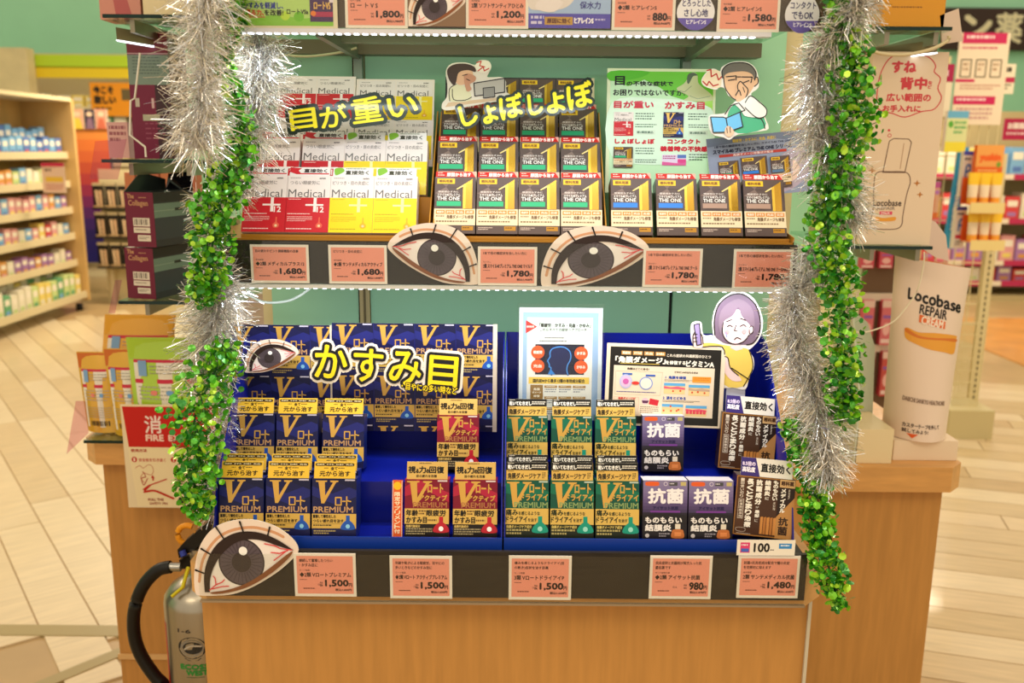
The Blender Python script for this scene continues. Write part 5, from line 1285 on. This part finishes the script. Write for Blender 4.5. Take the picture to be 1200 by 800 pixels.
# giant cream tube standee (crop px/4 of 900,320)
tb = W(1085, 519, 1.72); tw0, tw1 = .066, .080
base = pbox('tube_display_base', 1046, 516, 1121, 538, 1.66, .13, M(0xE8D2B4, .5), 'white card base under the giant cream tube', 'base', RZ + .0005)
zb0 = W(1085, 516, 1.66).z
root = thing('cream_tube_display', (W(1073, 516, 1.70).x, 1.715, zb0 + .0005), 'giant cream tube standee with orange swoosh on the right counter', 'display')
hT = W(1085, 308, 1.70).z - zb0; MT = M(0xEBD3BE, .45, 0, .15)


def tube_pt(u, t, k=1.0):
    """u in -1..1 across the visible front, t 0..1 upwards: round foot flattening to a wide crimped top"""
    rx = (.056 + .018 * t) * k; ry = (.050 * (1 - t) + .019) * k; a = u * math.pi
    return (rx * math.sin(a) + .004 * t, -ry * math.cos(a), t * hT + (.012 * math.sin(a) * -1) * t)


mb = MB(); mb.grid([[tube_pt(-1 + 2 * i / 40, j / 14) for i in range(41)] for j in range(15)], MT); mb.face([tube_pt(-1 + 2 * i / 40, 0) for i in range(40)], MT)
mb.grid([[tube_pt(-1 + 2 * i / 40, t, .96) for i in range(41)] for t in (1, .93)], M(0xE8842C, .5)); mb.build('tube_body', root)
A = Art()
for ch, x, y0, y1, wch in (('L', 597, 128, 176, 16), ('o', 624, 146, 180, 30), ('c', 660, 150, 186, 24), ('o', 690, 152, 190, 32), ('b', 728, 140, 192, 30), ('a', 764, 160, 198, 30), ('s', 800, 166, 202, 24), ('e', 828, 170, 208, 28)): A.text(ch, x, y0, x + wch, y1, 0x1E1814, 2.6)
A.text('REPAIR', 650, 198, 782, 240, 0x2A221C, 1.2, rot=-6); A.poly([(650, 238), (776, 256), (774, 290), (648, 272)], 0xE06A2C); A.text('CREAM', 660, 248, 764, 284, 0xF8E4D0, 1.4, rot=-7)
A.poly(sm([(598, 306), (650, 318), (720, 312), (790, 312), (846, 318), (846, 330), (838, 400), (780, 396), (700, 388), (640, 372), (598, 352)], 4), 0xE8A23A); A.poly(sm([(598, 308), (650, 332), (720, 334), (790, 330), (846, 332), (846, 346), (780, 342), (720, 344), (650, 344), (598, 326)], 4), 0xD8782C)
A.text("DAIICHI SANKYO HEALTHCARE", 606, 618, 798, 638, 0x8A7060, .6, rot=-3); A.text('カスターテープを外して', 612, 732, 772, 752, 0x5A4A40, .6); A.text('試してみよう!', 612, 758, 716, 776, 0x5A4A40, .6); A.poly([(628, 780), (672, 780), (650, 800)], 0xE0602C)
mb = MB(); k_ = hT / 815.


def tf(x, y, z):
    t = max(0, min(1, z / hT)); rx = .056 + .018 * t; s = max(-1, min(1, x / rx)); a = math.asin(s * .98); p = tube_pt(a / math.pi, t, 1.01)
    return (p[0], p[1] + y, p[2])


ST_ = Art()
for x in range(580, 880, 14):
    B_ = Art(); B_.items = list(A.items); B_.clip(x, 0, x + 14, 830); ST_.items += B_.items
mb.art(ST_, 722, 812, .00040, k_, 0, fn=tf); mb.build('printed_label', root)
cable([(1083, 295), (1082, 312), (1075, 340), (1062, 360), (1045, 378), (1015, 389), (1000, 388)], 1.60, .0014, 'white string looping beside the giant cream tube', M(0xE8DCC0, .5))

# white tray and slanted pale board
lw = thing('sample_tray', W(1025, 540, 1.64), 'white card sample tray on the right counter beside the tube', 'tray')
lw.location.z = RZ + .0005; s_ = 1.72 / F
mb = MB(); mb.box((-.036, 0, 0), (.032, .12, .068), M(0xE8D4A8, .5)); mb.build('tray_box', lw)
mb = MB(); mb.ext([(-.041, .0, 0), (-.041, .16, 0), (-.041, .16, .30), (-.041, .10, .34), (-.041, .0, .13)], (.003, 0, 0), M(0xC8CDB4, .5)); mb.build('side_board', lw)
mb = MB(); mb.ext([(-.037, .125, .06), (.04, .125, .06), (.036, .135, .20), (.018, .14, .25), (-.02, .15, .28), (-.037, .15, .31)], (0, .002, 0), M(0xCBD2BC, .5)); mb.build('slanted_board', lw)

# ------------------------------------------------------------------ store background, left rack
LW = M(0xCDA86C, .45, 0, 0, .12, 5, (1, 1, .3)); CR = M(0xD9C8A0, .5)
GC = [0x7FB0D8, 0xE8E0C8, 0xD89A50, 0x5A78B8, 0xC8D890, 0xE0A0A0, 0xD04848, 0x68A878, 0xE8D070, 0xA87AB0]
GOODS = []
for c in GC:
    mb = MB(); mb.box((-.5, 0, 0), (.5, 1, 1), M(c, .45)); mb.box((-.36, -.012, .55), (.36, 0, .82), M(0xEFE6D4, .5)); mb.box((-.3, -.014, .12), (.3, 0, .3), M(GC[(GC.index(c) + 3) % 10], .5)); GOODS.append(mb.mesh('product_pack'))


def goods(origin, dx, n, wd, h, dep, yaw, label, group, cat='product', pal=range(10)):
    """n packs in a row on a shelf"""
    for i in range(n):
        p = Vector(origin) + Vector(dx) * i; hh = h * rnd.uniform(.8, 1.05)
        o = obj('product_pack', GOODS[pal[rnd.randrange(len(pal))]], None, None, TF(p, yaw) @ Matrix.Diagonal((wd, dep, hh, 1)), label, cat, group)


rk = thing('product_rack', (-3.9, 5.6, 0), 'wooden product rack on casters along the left aisle', 'rack')
zs = [.14, .43, .67, .90, 1.13, 1.38]
mb = MB(); mb.box((-.45, 0, .08), (-.43, 2.5, 1.86), LW); mb.build('back_board', rk)
mb = MB(); mb.box((-.45, 2.5, .08), (.02, 2.54, 1.86), LW); mb.build('end_panel', rk)
mb = MB(); mb.box((-.45, -.04, .08), (.02, 0, 1.86), LW); mb.build('end_panel', rk)
mb = MB(); mb.box((-.45, 0, 1.84), (.02, 2.5, 1.87), CR); mb.build('top_board', rk)
for z in zs:
    dd = 0 if z < .2 else -.06
    mb = MB(); mb.box((-.43, 0, z - .02), (dd, 2.5, z), CR); mb.box((dd, 0, z - .03), (dd + .012, 2.5, z + .03), CR); mb.build('shelf_board', rk)
for y in (.08, 2.42):
    mb = MB(); mb.lathe([(0, 0), (.03, 0), (.03, .06), (0, .06)], (-.03, y, .001), M(0x14110F, .5), 12); mb.build('caster', rk)
for k, z in enumerate(zs):
    pal = [(1, 4, 7, 8), (1, 9, 2, 1), (6, 1, 5, 0, 8), (0, 2, 9, 3, 5), (1, 1, 4, 2, 0), (0, 3, 0)][k]
    nm = ('lowest', 'second lowest', 'third', 'fourth', 'fifth', 'highest')[k]
    dd = -.03 if k == 0 else -.09
    goods((-3.9 + dd, 5.72, z + .001), (0, .105, 0), 23, .092, (.2, .13, .14, .15, .15, .16)[k], .08, 90, 'blurred product pack on the ' + nm + ' shelf of the wooden rack', nm + ' shelf packs of the wooden rack', pal=pal)
    goods((-3.9 + dd - .14, 5.72, z + .001), (0, .105, 0), 23, .092, (.24, .16, .17, .17, .17, .24)[k], .08, 90, 'blurred product pack in the back row on the ' + nm + ' rack shelf', nm + ' shelf back-row packs of the wooden rack', pal=pal) if k in (0, 5) else None
A = Art(); A.rect(0, 0, 100, 130, 0xE8C8B0); A.rect(0, 0, 100, 16, 0xC82850); A.rect(15, 60, 90, 82, 0xE8C040); A.fine(15, 26, 60, 44, 0x7A5A50); A.fine(15, 92, 90, 120, 0xD08878, 3)
rs_ = flat('rack_sign', A, (0, 0, 100, 130), (51, 191, 78, 226), 7.42, 'pink and yellow sign card at the end of the wooden rack', 'sign', t=.004)
mb = MB(); mb.tube([(-.16, .004, .2), (.02, .004, .2)], .006, STEEL, 6); mb.build('clip_arm', rs_)

# far shelf unit, left
def far_unit(x0, x1, y, zs, top, label, cm=CR, shelfm=None, dep=.45):
    t = thing('shelf_unit', ((x0 + x1) / 2, y, 0), label, 'shelf unit'); h = (x1 - x0) / 2
    mb = MB(); mb.box((-h, dep, 0), (h, dep + .03, top), cm); mb.build('back_board', t)
    for s in (-1, 1): mb = MB(); mb.box((s * h, 0, 0), (s * (h - .03), dep, top), cm); mb.build('side_panel', t)
    for z in zs: mb = MB(); mb.box((-h + .03, 0, z - .03), (h - .03, dep, z), cm); mb.box((-h + .03, -.01, z - .045), (h - .03, 0, z + .01), shelfm or cm); mb.build('shelf_board', t)
    mb = MB(); mb.box((-h, 0, 0), (h, dep, .06), cm); mb.build('kick_base', t)
    return t


fx0, fx1 = W(0, 150, 10.2).x - 1.2, W(164, 150, 10.2).x
zz_ = [W(100, p, 10.2).z for p in (126, 150, 190, 230, 270)]
fu = far_unit(fx0, fx1, 10.2, zz_, W(100, 58, 10.2).z, 'tall cream shelf unit against the far mint wall')
for p0, p1, c, n in ((65, 79, 0xB8D832, 'lime_band'), (79, 91, 0xE8CC28, 'yellow_band')):
    mb = MB(); a, b = W(36, p1, 10.19), W(160, p0, 10.19); mb.box((a.x - fu.location.x, -.03, a.z), (b.x - fu.location.x, -.001, b.z), M(c, .5)); mb.build(n, fu)
mb = MB(); a, b = W(-40, 330, 10.1), W(36, 57, 10.1); mb.box((a.x - fu.location.x, -.2, 0), (b.x - fu.location.x, -.04, b.z), CREAM); mb.build('end_column', fu)
for k, z in enumerate(zz_[:3]):
    goods((W(44, 150, 10.2).x, 10.25, z + .001), (.15, 0, 0), 7, .13, .15, .2, 0, 'far blurred pack on the ' + ('top', 'second', 'third')[k] + ' shelf of the cream unit', ('top', 'second', 'third')[k] + ' shelf packs of the far cream unit', pal=(1, 7, 8, 1))
A = Art(); A.rect(0, 0, 100, 76, 0xE8941C); A.text('今こそ', 8, 8, 52, 26, 0x2A1E10, 1.4); A.text('欲しい', 8, 30, 56, 48, 0x2A1E10, 1.4); A.fine(8, 56, 60, 66, 0x4A3010); A.rect(70, 14, 92, 40, 0x6A5A38)
flat('orange_poster', A, (0, 0, 100, 76), (108, 97, 160, 136), 10.178, 'orange poster with black lettering below the lime and yellow band', 'poster', t=.01)

# gradient advert panel and stocking stand
gp_ = Art()
st = [(0xE08A40), (0xE07838), (0xD86838), (0xC85438), (0xB84040), (0x9C3050), (0x7C2860), (0x5C2468), (0x40206C), (0x2C1C64), (0x24186C), (0x201870)]
for i, c in enumerate(st): gp_.rect(0, i * 10, 40, i * 10 + 10.2, c)
mb = MB(); a, b = W(88, 307, 8.9), W(126, 150, 8.9); mb.box((0, 0, 0), (b.x - a.x, .05, b.z - a.z), M(0x3A2048, .5)); mb.art(gp_, 0, 120, (b.x - a.x) / 40, (b.z - a.z) / 120)
for s in (.03, b.x - a.x - .06): mb.box((s, 0, -a.z), (s + .03, .05, 0), M(0x2A2420, .5))
mb.build('gradient_advert_stand', loc=a, label='orange to violet advert stand at the end of the aisle', cat='advert stand')
for px0, px1, c1, c2, l in ((84, 99, 0xE0A888, 0xE8C848, 'pastel picture card on top of the advert stand, leftmost'), (100, 112, 0x3A3044, 0x8A6A80, 'dark picture card on top of the advert stand, middle'), (113, 126, 0xD89880, 0xC86A50, 'peach picture card on top of the advert stand, rightmost')):
    A = Art(); A.rect(0, 0, 10, 24, c1); A.circ(5, 6, 3, 0xE8C8A8, n=12); A.poly([(1, 24), (3, 11), (7, 11), (9, 24)], c2)
    flat('picture_card', A, (0, 0, 10, 24), (px0, 128, px1, 151), 8.88, l, 'card', t=.02)
A = Art(); ol = sm([(30, 60), (22, 30), (36, 6), (64, 0), (90, 14), (96, 40), (84, 62), (98, 90), (100, 200), (20, 200), (24, 110)], 4)
A.poly(ol, 0xD8A898); A.rect(18, 198, 102, 880, 0xC89090); A.poly(sm([(30, 60), (22, 30), (36, 6), (64, 0), (90, 14), (96, 40), (84, 66), (60, 84), (40, 78)], 4), 0x2A1814); A.poly(sm([(40, 50), (56, 34), (72, 56), (60, 80), (44, 74)], 3), 0xD8A080); A.circ(46, 130, 20, 0xD8C860); A.circ(60, 175, 16, 0x9AB0D8)
flat('portrait_cutout', A, (20, 0, 100, 880), (74, 113, 98, 345), 9.0, 'cutout of a dark-haired person in pink beyond the wooden rack', 'cutout', outline=[p for p in ol if p[1] < 150] + [(20, 200), (20, 880), (100, 880), (100, 200)], t=.02)
ft = W(137, 300, 8.3); fs = thing('stocking_stand', (ft.x, 8.3, 0), 'display stand with tiers of legwear packs beside the advert stand', 'stand')
tz = [W(130, p, 8.3).z for p in (312, 277, 243)]
for z in tz: mb = MB(); mb.box((-.19, 0, z - .02), (.26, .2, z), M(0x1C1814, .5)); mb.build('tier', fs)
mb = MB(); mb.box((-.2, .2, 0), (.24, .23, tz[-1] + .34), CREAM); mb.build('back_board', fs)
mb = MB(); mb.box((-.12, .1, 0), (-.09, .13, tz[0]), CR); mb.box((.12, .1, 0), (.15, .13, tz[0]), CR); mb.build('leg', fs)
A = Art(); A.rect(0, 0, 100, 200, 0x1A1616); A.rect(0, 0, 100, 22, 0xC8B890); A.poly([(22, 60), (46, 60), (52, 180), (34, 190)], 0xE6C8A0); A.poly([(56, 60), (82, 60), (84, 180), (64, 190)], 0xDDB890); A.rect(0, 186, 100, 200, 0xC8A878)
mb = MB(); mb.box((-.05, 0, 0), (.05, .02, .22), M(0x1A1616, .4)); mb.art(A, 0, 200, .001, .0011, 0, (-.05, 0, 0), eps=.0006); pk = mb.mesh('stocking_pack')
for k, z in enumerate(tz):
    for i in range(4): obj('stocking_pack', pk, None, (ft.x - .13 + i * .115, 8.31, z + .001), None, 'legwear pack with pale legs on the ' + ('lowest', 'middle', 'upper')[k] + ' tier of the stand', 'pack', ('lowest', 'middle', 'upper')[k] + ' tier legwear packs')

# ------------------------------------------------------------------ right background
rx0 = W(1086, 200, 9.0).x
tzs = [W(1180, p, 9.0).z for p in (330, 306, 257, 205)]
far_unit(rx0, rx0 + 3.2, 9.0, tzs, W(1180, 128, 9.0).z, 'long shelf unit with crimson price strips at the far right', M(0xB8A478, .5), M(0xB83058, .5))
for k, z in enumerate(tzs):
    goods((rx0 + .12, 9.06, z + .001), (.16, 0, 0), 18, .14, (.15, .26, .26, .26)[k], .2, 0, 'far blurred pack on the ' + ('lowest', 'second', 'third', 'top')[k] + ' shelf of the crimson-striped unit', ('lowest', 'second', 'third', 'top')[k] + ' shelf packs of the far right unit', pal=((9, 6, 1), (5, 6, 9, 1), (1, 8, 6, 1), (8, 1, 0))[k])
    for i in range(5):
        mb = MB(); mb.box((0, 0, 0), (.14, .004, .05), M(0xE8D8C0, .5)); mb.build('strip_label', loc=(rx0 + .3 + i * .42, 8.984, z - .042), label='white price label on the ' + ('lowest', 'second', 'third', 'top')[k] + ' crimson strip', cat='label', group='labels on crimson strip ' + ('a', 'b', 'c', 'd')[k])
A = Art(); A.rect(0, 0, 400, 48, 0x3A2318); A.text('ン', 24, 9, 56, 36, 0xEDE0B8, 1.8); A.text('薬', 62, 6, 93, 40, 0xEDE0B8, 1.0); A.text('局', 100, 6, 131, 40, 0xEDE0B8, 1.2)
flat('shop_sign', A, (0, 0, 400, 48), (1102, 11, 1500, 60), 11.9, 'dark brown wall sign with cream lettering high on the far mint wall', 'sign', t=.04, back=0x3A2318)
A = Art(); A.rect(0, 0, 100, 172, 0xEBD8BC); A.rect(6, 0, 94, 20, 0xC81E58); A.fine(14, 5, 90, 15, 0xF6D8D8); A.fine(8, 26, 92, 33, 0xC84868)
for i in range(3): A.line([(8 + i * 30, 50), (28 + i * 30, 50), (28 + i * 30, 82), (8 + i * 30, 82)], 2.5, 0x6A6048, True); A.fine(12 + i * 30, 56, 24 + i * 30, 74, 0xB89878, 2)
A.fine(10, 96, 92, 108, 0xC89880, 2); A.rect(0, 86, 38, 92, 0xC81E58); A.rect(0, 118, 84, 134, 0xC81E58); A.fine(6, 122, 78, 130, 0xF6D8D8); A.fine(8, 140, 80, 165, 0xC89890, 3)
flat('hanging_poster', A, (0, 0, 100, 172), (1114, 39, 1172, 146), 4.7, 'tall white poster with crimson bands above the mesh rack', 'poster', t=.006)
A = Art(); A.rect(0, 0, 60, 42, 0xA81848); A.text('取扱店', 8, 14, 48, 28, 0xF0D8D8, 1); flat('crimson_sign', A, (0, 0, 60, 42), (1083, 75, 1117, 96), 4.7, 'small crimson sign left of the tall white poster', 'sign', t=.006)
A = Art(); A.rect(0, 0, 60, 80, 0xE6D8BC); A.fine(6, 10, 50, 20, 0x8A7A60); flat('notice_card', A, (0, 0, 60, 80), (1083, 96, 1112, 137), 4.7, 'cream notice card below the small crimson sign', 'card', t=.006)
A = Art(); A.rect(0, 0, 60, 90, 0xE6DCC0); A.text('薬用', 22, 10, 46, 24, 0x3A3024, 1); A.rect(0, 40, 60, 56, 0xB82850); A.fine(6, 60, 50, 80, 0x6A5A48, 2); flat('notice_card', A, (0, 0, 60, 90), (1165, 75, 1187, 110), 4.707, 'white notice card with crimson stripe right of the tall poster', 'card', t=.006)
A = Art(); A.rect(0, 0, 60, 50, 0xB81E4C); A.text('お薬相談', 10, 10, 58, 24, 0xF6E0D8, 1); A.fine(8, 32, 56, 42, 0xF0C8C8); flat('crimson_sign', A, (0, 0, 60, 50), (1174, 139, 1206, 164), 5.6, 'crimson sign with white lettering at the right picture edge', 'sign', t=.006)

# mesh rack
MD = 4.7; pxr = W(1160, 300, MD).x; pxl = W(1060, 300, MD).x
mr = thing('mesh_rack', (pxr, MD, 0), 'cream wire mesh rack with slotted upright at the right aisle', 'rack')
zt_ = W(1165, 66, MD).z
CRM = M(0xD8C898, .4)
mb = MB(); mb.box((-.02, 0, 0), (.03, .04, W(1160, 180, MD).z), CRM); mb.build('slotted_upright', mr)
mb = MB()
for i in range(40): mb.box((.000, -.003, .06 + i * .032), (.006, -.0005, .078 + i * .032), M(0x3A2E1C, .6))
s__ = mb.build('upright_slots', mr); s__['kind'] = 'stuff'
mb = MB(); mb.box((pxl - pxr, 0, 0), (pxl - pxr + .04, .04, zt_), CRM); mb.build('slotted_upright', mr)
mb = MB(); mb.box((W(1112, 80, MD).x - pxr, .01, W(1112, 150, MD).z), (W(1112, 80, MD).x - pxr + .012, .022, zt_), CRM); mb.build('sign_pole', mr)
mb = MB()
for i in range(13): z = .12 + i * .11; mb.box((pxl - pxr, .015, z), (0, .021, z + .006), CRM)
for i in range(9): x = pxl - pxr + (i + .5) * (pxr - pxl) / 9; mb.box((x, .022, .1), (x + .005, .027, 1.6), CRM)
g_ = mb.build('wire_grid', mr); g_['kind'] = 'stuff'
mb = MB(); mb.box((W(1090, 450, MD).x - pxr, -.25, 0), (-.01, 0, .16), M(0xC8B888, .5)); mb.build('base_box', mr)
mb = MB(); xa_, xb_, zt2 = W(1105, 420, MD).x - pxr, -.06, W(1120, 372, MD).z
for i in range(9):
    x = xa_ + (xb_ - xa_) * i / 8; mb.box((x, -.16, .16), (x + .004, -.156, zt2), CRM); mb.box((x, -.02, .16), (x + .004, -.016, zt2), CRM)
for i in range(8): z = .16 + (zt2 - .16) * i / 7; mb.box((xa_, -.161, z), (xb_, -.157, z + .004), CRM)
mb.build('wire_basket', mr)
MP = MD - .06


def hang(x0, y0, x1, y1, A, aw, ah, label, c=0xE8DCC8, D=MP, dep=.03, name='hanging_pack', group=None, roll=0, cat='pack'):
    a, b = W(x0, y1, D), W(x1, y0, D); mb = MB(); mb.box((0, 0, 0), (b.x - a.x, dep, b.z - a.z), M(c, .4)); mb.art(A, 0, ah, (b.x - a.x) / aw, (b.z - a.z) / ah, eps=.0004)
    return mb.build(name, mat=TF(a, 0, 0, roll), label=label, cat=cat, group=group)


A = Art(); A.rect(0, 0, 40, 180, 0x2E9CD8); A.vtext('顔・唇・手・全身に使える', 8, 12, 32, 150, 0xE8F4FA, .8); A.poly([(0, 150), (40, 140), (40, 180), (0, 180)], 0x48B0E0); hang(1107, 172, 1130, 291, A, 40, 180, 'blue vertical skin care board on the mesh rack', 0x2E9CD8, roll=3, name='blue_board', cat='board')
A = Art(); A.rect(0, 0, 60, 80, 0xD8DCA0); A.rect(0, 0, 60, 14, 0x6AAED0); A.circ(12, 26, 7, 0x58A838, n=12); A.fine(22, 20, 56, 48, 0x5AA860, 3); A.rect(0, 60, 60, 80, 0xE8D83C); hang(1106, 130, 1136, 178, A, 60, 80, 'yellow and blue pack card at the top of the mesh rack', D=MP - .05)
for x0, y0, x1, y1, l in ((1124, 177, 1142, 230, 'white pack with blue mark on the mesh rack, upper'), (1116, 242, 1134, 291, 'white pack with blue mark on the mesh rack, lower')):
    A = Art(); A.rect(0, 0, 40, 110, 0xE4DCD0); A.rect(0, 0, 40, 10, 0x4A4AA8); A.fine(6, 16, 34, 26, 0x3A3A50); A.line(sm([(14, 62), (16, 38), (28, 34), (30, 46), (18, 50)], 3, False), 6, 0x2A6AB8); A.rect(6, 74, 26, 84, 0xC82848); A.fine(8, 90, 32, 104, 0x5A5A58, 2); hang(x0, y0, x1, y1, A, 40, 110, l, D=MP - .08)
for k, (x0, y0, x1, y1) in enumerate(((1086, 140, 1104, 200), (1085, 213, 1103, 256))):
    A = Art(); A.rect(0, 0, 40, 120, 0xE0B090); A.rect(0, 0, 40, 20, 0xC05898); A.circ(30, 34, 8, 0xB878C8, n=12); A.poly(sm([(12, 40), (22, 36), (26, 80), (20, 100), (10, 90)], 3), 0xD89070); A.rect(0, 100, 40, 120, 0xE0783C if k else 0xA878B0); hang(x0, y0, x1, y1, A, 40, 120, 'peach bottle pack left of the blue board, ' + ('upper', 'lower')[k])
A = Art(); A.rect(0, 0, 100, 100, 0xE8A050); A.text('yuskin', 14, 24, 88, 48, 0xE8601C, 2.4); A.rect(0, 60, 100, 100, 0xE0641C); A.fine(10, 68, 90, 78, 0xF0B060); A.circ(84, 54, 8, 0x7A9A30, n=12)
hang(1141, 170, 1178, 212, A, 100, 100, 'orange display card above the cream tubes', 0xE0641C, D=MP - .14, name='orange_display_card', cat='card')
for k, (ya, yb) in enumerate(((205, 240), (256, 284))):
    a = W(1137, yb, MP - .2); b = W(1176, yb + 12, MP - .2)
    t_ = MB(); t_.box((0, 0, 0), (b.x - a.x, .1, .004), M(0xE0641C, .5)); t_.box((0, -.004, -.04), (b.x - a.x, 0, .012), M(0xE8D08C, .5)); t_.box((0, .1, 0), (b.x - a.x, .105, .13), M(0xD85A1C, .5))
    t_.build('tube_tray', loc=a, label='cream and orange tray holding three tubes, ' + ('upper', 'lower')[k], cat='tray')
    for i in range(3):
        mb = MB(); n = 16; rows = []
        for j in range(6):
            t = j / 5; rows.append([((.022 + .008 * t) * math.cos(2 * math.pi * q / n), (.02 * (1 - t) + .002) * math.sin(2 * math.pi * q / n), t * .15) for q in range(n)])
        mb.grid(rows[:2], M(0xE8A030, .4), True); mb.grid(rows[1:4], M(0xE8D2B0, .4), True); mb.grid(rows[3:], M(0xEFC02C, .4), True); mb.face(list(reversed(rows[0])), M(0xE8A030, .4))
        mb.build('cream_tube', loc=(a.x + .03 + i * (b.x - a.x) / 3, a.y + .05, a.z + .005), label='small yellow-topped tube in the ' + ('upper', 'lower')[k] + ' orange tray', cat='tube', group=('upper', 'lower')[k] + ' tray tubes')

# pegboard with hanging packs seen between garland and tube
HD = 3.4
a, b = W(1000, 470, HD), W(1078, 286, HD); pb = thing('peg_panel', (a.x, HD, 0), 'dark peg panel hung with pink packs behind the right counter', 'panel')
mb = MB(); mb.box((0, 0, .1), (b.x - a.x, .03, b.z), M(0x6A5038, .6)); mb.build('panel_board', pb)
mb = MB(); mb.box((0, -.1, 0), (b.x - a.x, .08, .1), M(0x8A7650, .6)); mb.build('base', pb)
for k, y in enumerate((290, 352, 412)):
    for i, x in enumerate((1008, 1030, 1052)):
        A = Art(); A.rect(0, 0, 40, 90, (0xC84A58, 0xD06A70, 0xC05048)[k % 3]); A.rect(0, 0, 40, 14, 0xE0BEB0); A.rect(5, 30, 35, 36, 0x8A5AA8); A.circ(20, 58, 13, 0xE8B0A8, n=14); A.rect(4, 78, 36, 86, 0xE8C8C0)
        hang(x, y, x + 18, y + (52 if k else 24), A, 40, 90, 'pink and red pack on the peg panel, ' + ('top', 'middle', 'bottom')[k] + ' row, ' + ('left', 'centre', 'right')[i], 0xC84A58, D=HD - .035)
    mb = MB(); a2, b2 = W(1003, y - 6, HD), W(1076, y, HD); mb.box((a2.x - a.x, -.012, b2.z), (b2.x - a.x, -.001, a2.z + .01), M(0xD8C8B0, .5)); mb.build('price_strip', pb)
A = Art(); A.rect(0, 0, 30, 80, 0xE8E0DC); A.rect(4, 6, 26, 26, 0xE0602C); A.fine(4, 34, 26, 52, 0x8A8A88, 2); A.rect(4, 60, 20, 66, 0xE07040); A.circ(12, 74, 5, 0xC8B0A0, n=12)
hang(926, 92, 958, 170, A, 30, 80, 'white and orange carton seen behind the upper right tinsel', D=1.86, name='product_carton', cat='carton')
